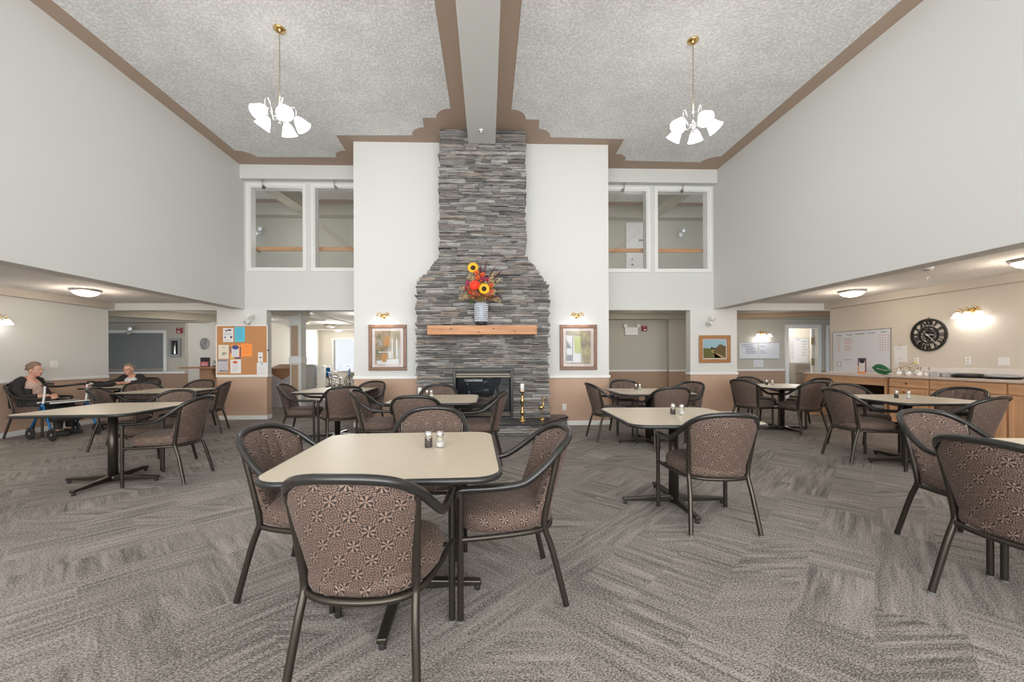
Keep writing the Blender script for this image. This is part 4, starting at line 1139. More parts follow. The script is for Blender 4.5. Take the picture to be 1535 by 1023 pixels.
# fill points added to light the corridors and rooms beyond
for x in (-4.5, -1.5, 3.5): point('corridor_bulb', (x, 9.5, 4.1), 9, SOFT, 0.2)
point('passage_bulb', (-7.2, 9.4, 2.15), 9, WARM, 0.15)
point('reception_bulb', (-6.6, 11.5, 2.15), 22, SOFT, 0.15)
point('alcove_bulb', (3.6, 9.2, 2.1), 7, WARM, 0.15)
point('passage_right_bulb', (6.9, 9.2, 2.1), 7, WARM, 0.15)
point('kitchen_bulb', (9.2, 11.5, 2.3), 70, SOFT, 0.2)
point('sunroom_bulb', (-5.4, 14.0, 2.25), 36, (1, 0.96, 0.92), 0.3)
point('sunroom_bulb', (-3.6, 11.5, 2.25), 26, (1, 0.96, 0.92), 0.3)
point('sunroom_bulb', (-6.2, 16.8, 2.25), 30, (1, 0.96, 0.92), 0.3)
for i, (x, y) in enumerate(((-6.2, 13.6), (-5.85, 15.0), (-6.25, 16.9))):
    t = thing('ceiling_light', ('dark rimmed ceiling light in the sun room, nearest the column', 'dark rimmed ceiling light in the middle of the sun room', 'dark rimmed ceiling light farthest back in the sun room')[i], 'ceiling light', (x, y, 2.36 if 15.4 < y < 15.7 else 2.5), 0, 'sun room ceiling lights')
    obj('rim', MB().lathe([(0.10, 0), (0.21, 0), (0.22, -0.03), (0.19, -0.045)], 24), 'antique_brass', t)
    obj('glass_bowl', MB().lathe([(0.19, -0.045), (0.15, -0.08), (0.08, -0.11), (0, -0.12)], 24), 'plastic_white', t)

# ---------------------------------------------------------------- things on the back wall
def framed(x0, x1, z0, z1, y, wood_, fw, art, label, mat_w=0.04):
    cx, cz = (x0 + x1) / 2, (z0 + z1) / 2; w2, h2 = (x1 - x0) / 2, (z1 - z0) / 2
    t = thing('framed_picture', label, 'picture', mat=BACKW(cx, y, cz))
    mb = MB()
    for a, b_, c, d in ((-w2, w2, h2 - fw, h2), (-w2, w2, -h2, -h2 + fw), (-w2, -w2 + fw, -h2 + fw, h2 - fw), (w2 - fw, w2, -h2 + fw, h2 - fw)):
        mb.box(a, b_, c, d, 0, 0.035)
    obj('frame', mb, wood_, t, 0.008)
    obj('mount', MB().box(-w2 + fw, w2 - fw, -h2 + fw, h2 - fw, 0.002, 0.012), 'mount_card', t)
    return t, w2 - fw, h2 - fw
t, a, b_ = framed(-2.145, -1.462, 1.022, 1.852, YB, 'frame_wood', 0.062, 0, 'dark framed garden print left of the fireplace')
obj('print', MB().box(-a + 0.05, a - 0.05, -b_ + 0.05, b_ - 0.05, 0.012, 0.014), 'print_garden', t)
obj('print_fountain', MB().box(0.07, 0.09, -0.30, 0.17, 0.014, 0.0145).box(0.15, 0.175, -0.18, 0.14, 0.014, 0.0145).box(-0.17, 0.05, -0.09, -0.075, 0.014, 0.0145).box(0.02, 0.06, -0.20, -0.07, 0.014, 0.0145).prism([(-0.20, -0.30), (0.20, -0.30), (0.20, -0.20), (-0.02, -0.22), (-0.20, -0.24)], 0.014, 0.0143), 'print_pale', t)
obj('print_path', MB().prism([(-0.10, -0.26), (-0.02, -0.26), (0.0, -0.14), (-0.06, -0.10), (-0.12, -0.16)], 0.0145, 0.015).prism([(-0.06, 0.02), (0.04, 0.04), (0.05, 0.18), (-0.03, 0.22), (-0.08, 0.12)], 0.0145, 0.015), 'print_lamp', t)
obj('glass', MB().box(-a, a, -b_, b_, 0.020, 0.022), 'picture_glass', t)
t, a, b_ = framed(1.322, 2.008, 1.016, 1.846, YB, 'frame_wood', 0.062, 0, 'dark framed porch print right of the fireplace')
obj('print', MB().box(-a + 0.05, a - 0.05, -b_ + 0.05, b_ - 0.05, 0.012, 0.014), 'print_porch', t)
obj('print_light', MB().prism([(-0.22, -0.28), (0.05, -0.28), (0.05, 0.20), (-0.22, 0.22)], 0.014, 0.0145), 'print_pale', t)
obj('print_foliage', MB().prism([(-0.07, -0.10), (0.05, -0.12), (0.05, 0.19), (-0.09, 0.20)], 0.0145, 0.015), 'print_foliage', t)
obj('print_roof', MB().prism([(-0.22, -0.02), (-0.12, -0.02), (-0.22, 0.14)], 0.0145, 0.015).box(-0.115, -0.10, -0.28, 0.21, 0.015, 0.0155).box(0.05, 0.062, -0.28, 0.22, 0.015, 0.0155).box(-0.22, -0.12, -0.25, -0.14, 0.0145, 0.015), 'print_slate', t)
obj('glass', MB().box(-a, a, -b_, b_, 0.020, 0.022), 'picture_glass', t)
t, a, b_ = framed(4.477, 5.155, 1.121, 1.704, YW, 'golden_frame_wood', 0.075, 0, 'small landscape painting of a winding country path in a wooden frame')
a -= 0.022; b_ -= 0.022; z = 0.0125
pt = obj('canvas', MB().box(-a, a, -b_, b_, 0.012, z), 'sky_blue_paint', t)
def flat(name, poly, z, mat): obj(name, MB().prism([(x * a, y * b_) for x, y in poly], z, z + 0.0006), mat, pt)
flat('meadow', [(-1, -1), (1, -1), (1, -0.05), (0.3, 0.0), (-1, 0.12)], 0.0125, 'field_green')
flat('hillside', [(-0.35, 0.02), (0.0, 0.12), (0.25, 0.22), (0.36, 0.46), (0.6, 0.52), (0.8, 0.35), (1, 0.35), (1, -0.85), (0.6, -0.6), (0.1, -0.35), (-0.1, -0.12)], 0.0131, 'hill_brown')
flat('path', [(0.0, -0.95), (0.65, -0.97), (0.1, -0.55), (-0.22, -0.38), (-0.30, -0.22), (-0.05, -0.05), (0.02, -0.09), (-0.20, -0.24), (-0.05, -0.40), (0.40, -0.58), (0.95, -0.97), (0.3, -0.97)][:11], 0.0137, 'path_tan')
flat('distant_trees', [(-0.35, 0.05), (-0.32, 0.2), (-0.2, 0.22), (-0.12, 0.12), (0.1, 0.10), (0.1, 0.0)], 0.0143, 'seed_brown')

# cork notice board
nb = thing('notice_board', 'cork notice board with a white frame between the two left openings', 'notice board', mat=BACKW(-5.02, YW, 1.405))
obj('cork_panel', MB().box(-0.50, 0.50, -0.51, 0.51, 0, 0.012), 'cork', nb)
mb = MB()
for q in ((-0.52, 0.52, 0.51, 0.53), (-0.52, 0.52, -0.53, -0.51), (-0.52, -0.50, -0.51, 0.51), (0.50, 0.52, -0.51, 0.51)): mb.box(q[0], q[1], q[2], q[3], 0, 0.02)
obj('frame', mb, 'trim_white', nb, 0.003)
def sheet(name, label, mat_, x, z, w_, h, y=YW - 0.0125, wall=BACKW, rot=0.0, th=0.0015):
    m_ = wall(x, y, z) @ Matrix.Rotation(rot, 4, 'Z')
    t = thing(name, label, 'notice', mat=m_, group='papers pinned on the notice board' if wall is BACKW and y < YW and y > YW - 0.02 else None)
    obj('paper', MB().box(-w_ / 2, w_ / 2, -h / 2, h / 2, 0, th), mat_, t)
    return t
def bx(u): return -5.52 + (u - 80) / 830 * 1.0            # board column measured across the cork
def bz(v): return 1.915 - (v - 118) / 830 * 1.02
def S_(u0, u1, v0, v1): return (bx((u0 + u1) / 2), bz((v0 + v1) / 2), (u1 - u0) / 830.0, (v1 - v0) / 830 * 1.02)
x, z, w_, h = S_(182, 352, 152, 384)
t = sheet('notice_sheet', 'white notice with dark heading and small drawings, top left on the cork board', 'paper_white', x, z, w_, h)
obj('heading', MB().box(-0.06, -0.02, 0.075, 0.105, 0.002, 0.003).box(-0.012, 0.06, 0.085, 0.12, 0.002, 0.003), 'ink_purple', t)
mb = MB(); lines(mb, -0.08, 0.08, h * 0.12, 2, 0.025); lines(mb, -0.08, 0.08, -h * 0.38, 1, 0.02); mb.box(-0.075, -0.045, -0.06, -0.03, 0.002, 0.003).box(0.04, 0.08, -0.065, -0.02, 0.002, 0.003); obj('print', mb, 'ink_blue', t)
x, z, w_, h = S_(372, 546, 132, 380)
t = sheet('notice_sheet', 'bright blue notice at the top of the cork board', 'paper_blue', x, z, w_, h)
mb = MB(); lines(mb, -0.08, 0.08, h * 0.4, 9, 0.028, 0.004); obj('print', mb, 'ink_blue', t)
x, z, w_, h = S_(104, 275, 430, 660)
t = sheet('notice_sheet', 'cream notice with a flower line drawing at the left of the cork board', 'paper_cream', x, z, w_, h)
mb = MB()
for q in range(5): mb.tube([(0.0 + 0.03 * cos(a2 + q), -0.04 + 0.028 * sin(a2 + q * 1.3), 0.002) for a2 in [k * pi / 5 for k in range(10)]], 0.0015, 4, closed=True)
mb.ball((0.05, -0.03, 0.002), (0.012, 0.012, 0.001), 8, 4); lines(mb, -0.03, 0.05, 0.08, 1, 0.02); obj('drawing', mb, 'ink_black', t)
x, z, w_, h = S_(300, 475, 430, 660)
t = sheet('notice_sheet', 'white sheet with dark banner and colourful border in the centre left of the cork board', 'paper_orange', x, z, w_, h)
obj('border', MB().box(-w_ / 2, -w_ / 2 + 0.02, -0.03, h / 2 - 0.03, 0.0016, 0.002).box(w_ / 2 - 0.02, w_ / 2, -0.1, 0.1, 0.0016, 0.002).box(-0.02, w_ / 2, -h / 2, -h / 2 + 0.03, 0.0016, 0.002), 'ink_purple', t)
obj('border_yellow', MB().box(-w_ / 2, -0.02, -h / 2, -h / 2 + 0.04, 0.0016, 0.002), 'ink_yellow', t)
obj('sheet', MB().box(-0.08, 0.07, -0.11, 0.09, 0.002, 0.0028), 'board_white', t)
obj('banner', MB().ball((0, 0.09, 0.003), (0.07, 0.045, 0.001), 14, 6), 'ink_blue', t)
mb = MB(); lines(mb, -0.06, 0.05, 0.02, 5, 0.024, 0.003); obj('print', mb, 'paper_grey', t)
x, z, w_, h = S_(485, 662, 410, 625)
t = sheet('notice_sheet', 'bright orange notice in the middle of the cork board', 'paper_orange', x, z, w_, h)
mb = MB(); lines(mb, -0.07, 0.07, h * 0.35, 5, 0.036, 0.005); obj('print', mb, 'ink_red', t)
x, z, w_, h = S_(92, 262, 670, 890)
t = sheet('notice_sheet', 'greyish notice with bold words along top and bottom, bottom left of the cork board', 'paper_grey', x, z, w_, h)
mb = MB(); lines(mb, -0.10, 0.10, h * 0.42, 2, 0.02, 0.014, 0.05); obj('heading', mb, 'ink_purple', t); mb = MB(); lines(mb, -0.07, 0.10, -h * 0.42, 1, 0.02, 0.022, 0.05); obj('footer', mb, 'seed_brown', t)
mb = MB(); lines(mb, -0.07, 0.07, 0.05, 5, 0.028, 0.003); obj('print', mb, 'ink_blue', t)
x, z, w_, h = S_(302, 478, 672, 905)
t = sheet('notice_sheet', 'white sheet with an orange leaf picture at the bottom of the cork board', 'paper_white', x, z, w_, h)
obj('leaf_picture', MB().ball((-0.01, 0.085, 0.002), (0.05, 0.028, 0.001), 9, 4), 'petal_orange', t)
mb = MB(); lines(mb, -0.06, 0.07, 0.03, 6, 0.026, 0.003); obj('print', mb, 'ink_blue', t)
x, z, w_, h = S_(762, 842, 556, 726)
t = sheet('notice_sheet', 'narrow white card at the lower right of the cork board', 'paper_white', x, z, w_, h)
mb = MB(); mb.box(-0.025, 0.025, -0.01, 0.01, 0.002, 0.003).box(-0.02, 0.03, -0.095, -0.085, 0.002, 0.003); obj('print', mb, 'ink_black', t)
x, z, w_, h = S_(742, 915, 728, 955)
t = sheet('notice_sheet', 'white notice in the bottom right corner of the cork board', 'paper_white', x, z, w_, h)
mb = MB(); mb.box(-0.02, 0.02, 0.105, 0.12, 0.002, 0.003); lines(mb, -0.05, 0.06, 0.03, 2, 0.03, 0.003); lines(mb, -0.07, 0.07, -0.06, 2, 0.025, 0.002); obj('print', mb, 'ink_black', t)
t = thing('door_chime', 'tiny black wall sensor on the column edge beside the cork board', 'sensor', mat=BACKW(-4.47 - 0.03, YW, 1.42))
obj('housing', MB().box(-0.015, 0.015, -0.015, 0.015, 0, 0.02), 'black_plastic', t, 0.003)

def outlet(mat, label, kind='outlet', w_=0.072, h=0.115, n=1):
    t = thing('wall_' + kind, label, kind, mat=mat)
    pl = obj('cover_plate', MB().box(-w_ / 2, w_ / 2, -h / 2, h / 2, 0, 0.007), 'plastic_white', t, 0.003)
    if kind == 'outlet':
        for s_ in (-1, 1): obj('socket', MB().ball((0, s_ * 0.026, 0.006), (0.017, 0.016, 0.003), 12, 6).box(-0.008, -0.005, s_ * 0.026 - 0.007, s_ * 0.026 + 0.007, 0.008, 0.0095).box(0.005, 0.008, s_ * 0.026 - 0.007, s_ * 0.026 + 0.007, 0.008, 0.0095), 'paper_grey', t)
    else:
        for q in range(n): obj('rocker', MB().box(-0.016 + (q - (n - 1) / 2) * 0.046, 0.016 + (q - (n - 1) / 2) * 0.046, -0.033, 0.033, 0.006, 0.011), 'plastic_white', t, 0.002)
outlet(BACKW(1.404, YB, 0.335), 'white wall outlet low on the tan wall right of the fireplace')
outlet(LEFTW(XLL, 7.305, 1.165), 'white double light switch on the left wall behind the seated woman', 'switch', 0.12, 0.118, 2)
outlet(RIGHTW(XRR, 5.863, 1.165), 'white wall outlet above the counter, under the right wall lamp')
outlet(RIGHTW(XRR, 5.441, 1.16), 'white square wall switch plate nearest the right edge above the counter', 'switch', 0.125, 0.12, 1)
outlet(RIGHTW(XRR, 6.60, 1.158), 'white wall outlet below the big clock with a plug in it')
outlet(RIGHTW(XRR, 6.94, 1.10), 'small white outlet under the paper beside the whiteboard')
def alarm(mat, label, cat_='fire alarm'):
    t = thing('fire_alarm', label, cat_, mat=mat)
    obj('housing', MB().box(-0.07, 0.07, -0.07, 0.07, 0, 0.05), 'red_enamel', t, 0.006)
    obj('strobe', MB().box(-0.03, 0.04, -0.05, -0.015, 0.05, 0.065), 'plastic_white', t, 0.004)
    text('lettering', 'FIRE', 0.035, 'plastic_white', t, 0.0, 0.04, 0.051)
alarm(BACKW(4.13, YA, 2.0), 'small dark red fire alarm on the alcove wall')
alarm(BACKW(-8.09, YF, 1.995), 'red fire alarm above the extinguisher cabinet')
t = thing('emergency_light', 'white emergency light box with two lamp heads in the alcove', 'emergency light', mat=BACKW(3.77, YA, 1.945))
obj('battery_box', MB().box(-0.17, 0.17, -0.12, 0.09, 0, 0.09), 'plastic_white', t, 0.01)
for s_ in (-1, 1): obj('lamp_head', MB().tube([(s_ * 0.16, 0.11, 0.05), (s_ * 0.17, 0.12, 0.12)], [0.035, 0.05], 12), 'plastic_white', t)
obj('indicator', MB().ball((-0.13, -0.06, 0.09), 0.008, 8, 6), 'ink_black', t)

# ---------------------------------------------------------------- left passage things
def flatbox(name, label, cat_, mat, parts, group=None):
    t = thing(name, label, cat_, mat=mat, group=group)
    for nm, (x0, x1, y0, y1, z0, z1), m_, bv in parts: obj(nm, MB().box(x0, x1, y0, y1, z0, z1), m_, t, bv)
    return t
t = thing('roller_shutter', 'grey roller shutter closed over the kitchen hatch in the far left passage', 'shutter', mat=BACKW(-9.25, YF, 0.93))
mb = MB()
for k in range(20): mb.box(-0.76, 0.76, 0.08 + k * 0.046, 0.08 + k * 0.046 + 0.040, 0.0, 0.03); 
obj('slats', mb, 'shutter_metal', t, 0.006)
obj('backing', MB().box(-0.76, 0.76, 0.0, 1.0, 0.0, 0.01), 'taupe_trim', t)
obj('bottom_bar', MB().box(-0.77, 0.77, 0.01, 0.075, 0.0, 0.045), 'taupe_trim', t, 0.004)
obj('frame', MB().box(0.76, 0.84, 0, 1.08, 0, 0.05).box(-0.84, -0.76, 0, 1.08, 0, 0.05).box(-0.76, 0.76, 1.0, 1.08, 0, 0.05), 'plastic_white', t, 0.004)
t = thing('extinguisher_cabinet', 'grey wall cabinet holding a fire extinguisher, right of the roller shutter', 'fire extinguisher', mat=BACKW(-8.20, YF, 1.55))
obj('cabinet_frame', MB().box(-0.145, 0.145, 0.18, 0.24, 0, 0.06).box(-0.145, 0.145, -0.24, -0.18, 0, 0.06).box(-0.145, -0.09, -0.18, 0.18, 0, 0.06).box(0.09, 0.145, -0.18, 0.18, 0, 0.06), 'plastic_grey', t, 0.003)
obj('recess', MB().box(-0.09, 0.09, -0.18, 0.18, 0, 0.006), 'black_plastic', t)
obj('extinguisher', MB().tube([(0, -0.16, 0.03), (0, 0.05, 0.03), (0, 0.08, 0.03), (0, 0.12, 0.03)], [0.034, 0.034, 0.018, 0.012], 14), 'chrome', t)
t = thing('wall_clock', 'small round wall clock with a grey rim in the left passage', 'clock', mat=LEFTW(-7.96, 11.45, 1.68))
obj('rim', MB().lathe([(0.15, 0), (0.16, 0.02), (0.155, 0.05), (0.135, 0.055), (0.13, 0.04)], 28), 'plastic_grey', t)
obj('dial', MB().lathe([(0.135, 0.0), (0.135, 0.038), (0, 0.038)], 28), 'paper_white', t)
mb = MB().box(-0.006, 0.006, -0.02, 0.08, 0.039, 0.042)
mb.box(-0.004, 0.004, -0.02, 0.11, 0.042, 0.044, Matrix.Rotation(radians(100), 4, 'Z')); obj('hands', mb, 'ink_black', t)
t = thing('reception_desk', 'brown reception counter with overhanging top left of the notice board', 'counter', (-6.2, 10.0, 0))
obj('countertop', MB().box(-0.95, 0.75, -0.55, 0.1, 1.02, 1.06), 'desk_wood', t, 0.006)
obj('front_panel', MB().box(-0.60, 0.75, -0.38, -0.32, 0, 1.02), 'desk_wood', t)
obj('side_panel', MB().box(-0.60, -0.54, -0.32, 0.1, 0, 1.02), 'desk_wood', t)
obj('bracket', MB().prism([(0, 0), (0.0, 0.28), (0.14, 0.28)], -0.02, 0.02, frame_xy((-0.25, -0.38, 0.74), (0, -1, 0), (0, 0, 1))), 'desk_wood', t)
t = thing('desk_calendar', 'small black and red boxed sign standing on the reception counter', 'sign', (-6.68, 9.62, 1.06))
obj('card', MB().box(-0.10, 0.10, 0.0, 0.05, 0.0, 0.22), 'black_plastic', t, 0.004)
obj('red_panel', MB().box(-0.085, 0.085, -0.003, 0.0, 0.015, 0.12), 'ink_red', t)
mb = MB()
for q in range(3): mb.box(-0.06, 0.06, -0.005, -0.003, 0.03 + q * 0.025, 0.04 + q * 0.025)
obj('lettering', mb, 'paper_grey', t)
t = thing('pen_cup', 'small cup of pens beside the boxed sign on the reception counter', 'cup', (-6.44, 9.62, 1.06))
obj('cup_body', MB().lathe([(0, 0), (0.045, 0), (0.05, 0.10), (0.045, 0.10), (0.04, 0.01), (0, 0.01)], 14), 'steel', t)
for q in range(3): obj('pen', MB().tube([(0, 0, 0.03), (0.03 * cos(q * 2), 0.03 * sin(q * 2), 0.16)], 0.005, 6), 'ink_black', t)

# ---------------------------------------------------------------- sun room things
t = thing('lectern', 'brown topped white lectern inside the left opening by the jamb', 'lectern', (-5.20, 10.35, 0))
obj('front_panel', MB().box(-0.30, 0.22, -0.02, 0.02, 0, 0.90), 'paper_grey', t)
obj('side_panel', MB().box(-0.30, -0.27, 0.02, 0.42, 0, 1.0).box(0.19, 0.22, 0.02, 0.42, 0, 1.0), 'desk_wood', t)
obj('slanted_top', MB().add([(-0.34, -0.06, 0.96), (0.26, -0.06, 0.96), (0.26, 0.45, 1.06), (-0.34, 0.45, 1.06), (-0.34, -0.06, 1.0), (0.26, -0.06, 1.0), (0.26, 0.45, 1.10), (-0.34, 0.45, 1.10)], [(3, 2, 1, 0), (4, 5, 6, 7), (0, 1, 5, 4), (1, 2, 6, 5), (2, 3, 7, 6), (3, 0, 4, 7)]), 'desk_wood', t)
obj('brown_fascia', MB().prism([(-0.30, 0.96), (0.22, 0.96), (0.22, 0.86), (-0.04, 0.70), (-0.30, 0.86)], 0.0, 0.012, frame_xy((0, -0.021, 0), (1, 0, 0), (0, 0, 1))), 'desk_wood', t)
t = thing('lounge_chair', 'beige lounge chair with a dark headrest line, behind the lectern', 'chair', (-6.1, 12.3, 0), -0.4)
obj('seat', MB().box(-0.33, 0.33, -0.35, 0.35, 0.20, 0.46), 'beige_leather', t, 0.05)
obj('backrest', MB().box(-0.33, 0.33, 0.22, 0.42, 0.40, 0.95), 'beige_leather', t, 0.06)
for s_ in (-1, 1): obj('armrest', MB().box(s_ * 0.36 - 0.06, s_ * 0.36 + 0.06, -0.35, 0.38, 0.15, 0.62), 'beige_leather', t, 0.04)
for sx in (-1, 1):
    for sy in (-1, 1): obj('leg', MB().tube([(sx * 0.34, sy * 0.30, 0), (sx * 0.34, sy * 0.30, 0.2)], 0.025, 8), 'black_plastic', t)
def bin_(x, y, w_, h, mt, label):
    t = thing('waste_bin', label, 'bin', (x, y, 0))
    obj('body', MB().add([(-w_ * 0.85, -w_ * 0.85, 0.0), (w_ * 0.85, -w_ * 0.85, 0.0), (w_ * 0.85, w_ * 0.85, 0.0), (-w_ * 0.85, w_ * 0.85, 0.0), (-w_, -w_, h), (w_, -w_, h), (w_, w_, h), (-w_, w_, h)], [(3, 2, 1, 0), (4, 5, 6, 7), (0, 1, 5, 4), (1, 2, 6, 5), (2, 3, 7, 6), (3, 0, 4, 7)]), mt, t, 0.02)
    obj('lid', MB().box(-w_ - 0.02, w_ + 0.02, -w_ - 0.02, w_ + 0.02, h - 0.02, h + 0.05), mt, t, 0.015)
    obj('handle', MB().tube([(-w_ * 0.5, -w_ - 0.04, h - 0.04), (w_ * 0.5, -w_ - 0.04, h - 0.04)], 0.015, 8), mt, t)
bin_(-6.78, 15.5, 0.18, 0.98, 'plastic_grey', 'tall grey waste bin right of the column in the sun room')
bin_(-6.42, 15.6, 0.13, 0.93, 'plastic_white', 'tall white bin right beside the grey bin')
def wheelchair(x, y, rz, label):
    t = thing('wheelchair', label, 'wheelchair', (x, y, 0), rz, 'parked wheelchairs')
    for s_ in (-1, 1):
        mb = MB().tube([(s_ * 0.29, 0.30 * cos(a2), 0.31 + 0.30 * sin(a2)) for a2 in [2 * pi * k / 22 for k in range(22)]], 0.014, 6, closed=True)
        mb.tube([(s_ * 0.325, 0.25 * cos(a2), 0.31 + 0.25 * sin(a2)) for a2 in [2 * pi * k / 18 for k in range(18)]], 0.007, 5, closed=True)
        wh = obj('wheel', mb, 'rubber', t)
        sp = MB().tube([(s_ * 0.25, 0, 0.31), (s_ * 0.32, 0, 0.31)], 0.03, 10)
        for k in range(10): a2 = 2 * pi * k / 10; sp.tube([(s_ * 0.29, 0, 0.31), (s_ * 0.29, 0.29 * cos(a2), 0.31 + 0.29 * sin(a2))], 0.004, 4)
        obj('spokes', sp, 'steel', wh)
        c_ = MB().tube([(s_ * 0.22, 0.45 + 0.09 * cos(a2), 0.10 + 0.09 * sin(a2)) for a2 in [2 * pi * k / 14 for k in range(14)]], 0.013, 6, closed=True)
        obj('caster', c_, 'rubber', t)
        obj('side_frame', MB().tube(cat([(s_ * 0.22, -0.32, 0.96), (s_ * 0.22, -0.20, 0.94), (s_ * 0.22, -0.16, 0.80), (s_ * 0.22, -0.14, 0.30)], 4), 0.012, 8).tube(cat([(s_ * 0.22, -0.15, 0.70), (s_ * 0.22, 0.15, 0.70), (s_ * 0.22, 0.22, 0.66), (s_ * 0.22, 0.25, 0.48), (s_ * 0.22, 0.50, 0.44), (s_ * 0.22, 0.60, 0.16)], 3), 0.012, 8).tube([(s_ * 0.22, -0.15, 0.30), (s_ * 0.22, 0.45, 0.20), (s_ * 0.22, 0.45, 0.10)], 0.012, 8), 'chrome', t)
        obj('footrest', MB().box(s_ * 0.12 - 0.09, s_ * 0.12 + 0.09, 0.56, 0.70, 0.12, 0.14), 'black_plastic', t)
    obj('seat', MB().box(-0.21, 0.21, -0.15, 0.27, 0.46, 0.50), 'cloth_dark', t, 0.01)
    obj('backrest', MB().box(-0.21, 0.21, -0.19, -0.16, 0.50, 0.88), 'blue_metal', t, 0.01)
wheelchair(-6.85, 17.0, -1.3, 'wheelchair farthest back, parked by the sun room window wall')
wheelchair(-6.42, 16.35, -2.0, 'wheelchair just right of the white bin, its large wheel side on')
wheelchair(-5.50, 16.5, -1.1, 'wheelchair at the right of the sun room opening')
t = thing('side_table', 'small dark pedestal table in front of the sun room window', 'table', (-5.95, 17.4, 0))
obj('tabletop', MB().lathe([(0, 0.70), (0.42, 0.70), (0.43, 0.715), (0.42, 0.73), (0, 0.73)], 24), 'edge_black', t)
obj('column', MB().lathe([(0.03, 0.02), (0.03, 0.7)], 12), 'edge_black', t)
obj('base', MB().lathe([(0.22, 0), (0.22, 0.02), (0.05, 0.04)], 18), 'edge_black', t)
t = thing('shrub', 'round green shrub outside the sun room window', 'shrub', (-5.85, 19.2, 0))
rr = random.Random(4); mb = MB()
for k in range(500):
    a2 = rr.uniform(0, 2 * pi); zz = rr.uniform(0.1, 1.1); r2 = 0.5 * sqrt(max(0.05, 1 - ((zz - 0.6) / 0.55) ** 2)) * rr.uniform(0.7, 1); p = Vector((r2 * cos(a2), r2 * sin(a2), zz)); q = Vector((rr.uniform(-1, 1), rr.uniform(-1, 1), rr.uniform(-0.3, 1))).normalized() * 0.09; s_ = q.cross(Vector((0.3, 1, 0.2))).normalized() * 0.03
    mb.add([p, p + q * 0.5 + s_, p + q, p + q * 0.5 - s_], [(0, 1, 2, 3)])
obj('foliage', mb, 'leaf_green', t); obj('stem', MB().tube([(0, 0, 0), (0, 0, 0.7)], 0.03, 8), 'seed_brown', t)
struct('ground_1', B(-20, 12, 19, 45, -0.06, -0.02), 'paper_grey')
t = flatbox('framed_mirror', 'dark framed picture on the white wall inside the left opening', 'picture', LEFTW(-7.45, 15.9, 1.35), [('frame', (-0.5, 0.5, -0.45, 0.45, 0, 0.03), 'frame_wood', 0.01), ('print', (-0.44, 0.44, -0.39, 0.39, 0.03, 0.034), 'paper_cream', 0)])
# ---------------------------------------------------------------- right wall: cabinets, desk, whiteboard, clock
CX = 6.75
def cab(y0, y1, label, doors):
    """base cabinet between y0 (near) and y1 (far), front at CX"""
    t = thing('base_cabinet', label, 'cabinet', (CX, y0, 0), 0, 'wooden base cabinets'); W_ = y1 - y0
    obj('carcass', MB().box(0.02, 0.592, 0.002, W_ - 0.002, 0.10, 0.885), 'cabinet_wood_upright', t)
    obj('toe_kick', MB().box(0.07, 0.55, 0.002, W_ - 0.002, 0.0, 0.10), 'seed_brown', t)
    def panel(name, a, b_, c, e, mt):
        p = obj(name, MB().box(0.0, 0.019, a, b_, c, e), mt, t, 0.003)
        f = 0.05
        mb = MB().box(-0.006, 0.0, a + 0.004, b_ - 0.004, c + 0.004, c + f).box(-0.006, 0.0, a + 0.004, b_ - 0.004, e - f, e - 0.004).box(-0.006, 0.0, a + 0.004, a + f, c + f, e - f).box(-0.006, 0.0, b_ - f, b_ - 0.004, c + f, e - f)
        obj('frame_moulding', mb, mt, p, 0.002)
        return p
    dr = panel('drawer', 0.012, W_ - 0.012, 0.735, 0.872, 'cabinet_wood')
    obj('knob', MB().tube([(-0.004, W_ / 2, 0.80), (-0.022, W_ / 2, 0.80), (-0.03, W_ / 2, 0.80)], [0.007, 0.008, 0.015], 10), 'brass', dr)
    n = doors; dw = (W_ - 0.024) / n
    for k in range(n):
        d = panel('door', 0.012 + k * dw + 0.002, 0.012 + (k + 1) * dw - 0.002, 0.115, 0.715, 'cabinet_wood_upright')
        yy = 0.012 + (k + 1) * dw - 0.035 if k == 0 and n > 1 else 0.012 + k * dw + 0.035
        obj('knob', MB().tube([(-0.004, yy, 0.66), (-0.022, yy, 0.66), (-0.03, yy, 0.66)], [0.007, 0.008, 0.015], 10), 'brass', d)
    return t
cab(5.885, 6.50, 'narrow wooden base cabinet at the far end of the row, under the clock', 2)
cab(4.97, 5.883, 'wide wooden base cabinet in the middle of the row', 2)
cab(4.05, 4.968, 'wooden base cabinet at the right edge of the picture', 2)
cab(3.13, 4.048, 'wooden base cabinet beyond the right edge of the picture', 2)
t = thing('countertop', 'long pinkish countertop running over the wooden cabinets', 'countertop', (CX, 3.1, 0))
obj('worktop', MB().box(-0.03, 0.594, 0, 3.455, 0.888, 0.926), 'countertop', t, 0.006)
obj('backsplash', MB().box(0.575, 0.594, 0, 3.455, 0.926, 1.055), 'backsplash', t, 0.003)
t = thing('writing_desk', 'lower wooden desk section below the big whiteboard, open for knees', 'desk', (CX, 6.56, 0))
obj('desktop', MB().box(-0.01, 0.575, 0.003, 1.75, 0.872, 0.905), 'countertop', t, 0.004)
obj('apron', MB().box(0.02, 0.04, 0.02, 1.72, 0.735, 0.872), 'cabinet_wood', t, 0.003)
obj('side_panel', MB().box(0.02, 0.57, 0.0, 0.03, 0, 0.872), 'cabinet_wood_upright', t)
obj('side_panel', MB().box(0.02, 0.57, 1.70, 1.74, 0, 0.872), 'cabinet_wood_upright', t)
obj('modesty_panel', MB().box(0.55, 0.57, 0.03, 1.70, 0.05, 0.872), 'seed_brown', t)
t = thing('waste_basket', 'black waste basket in the knee space of the desk', 'bin', (7.0, 6.80, 0))
obj('basket', MB().lathe([(0, 0.0), (0.13, 0.0), (0.17, 0.36), (0.175, 0.37), (0.16, 0.36), (0.12, 0.01), (0, 0.01)], 20), 'black_plastic', t)
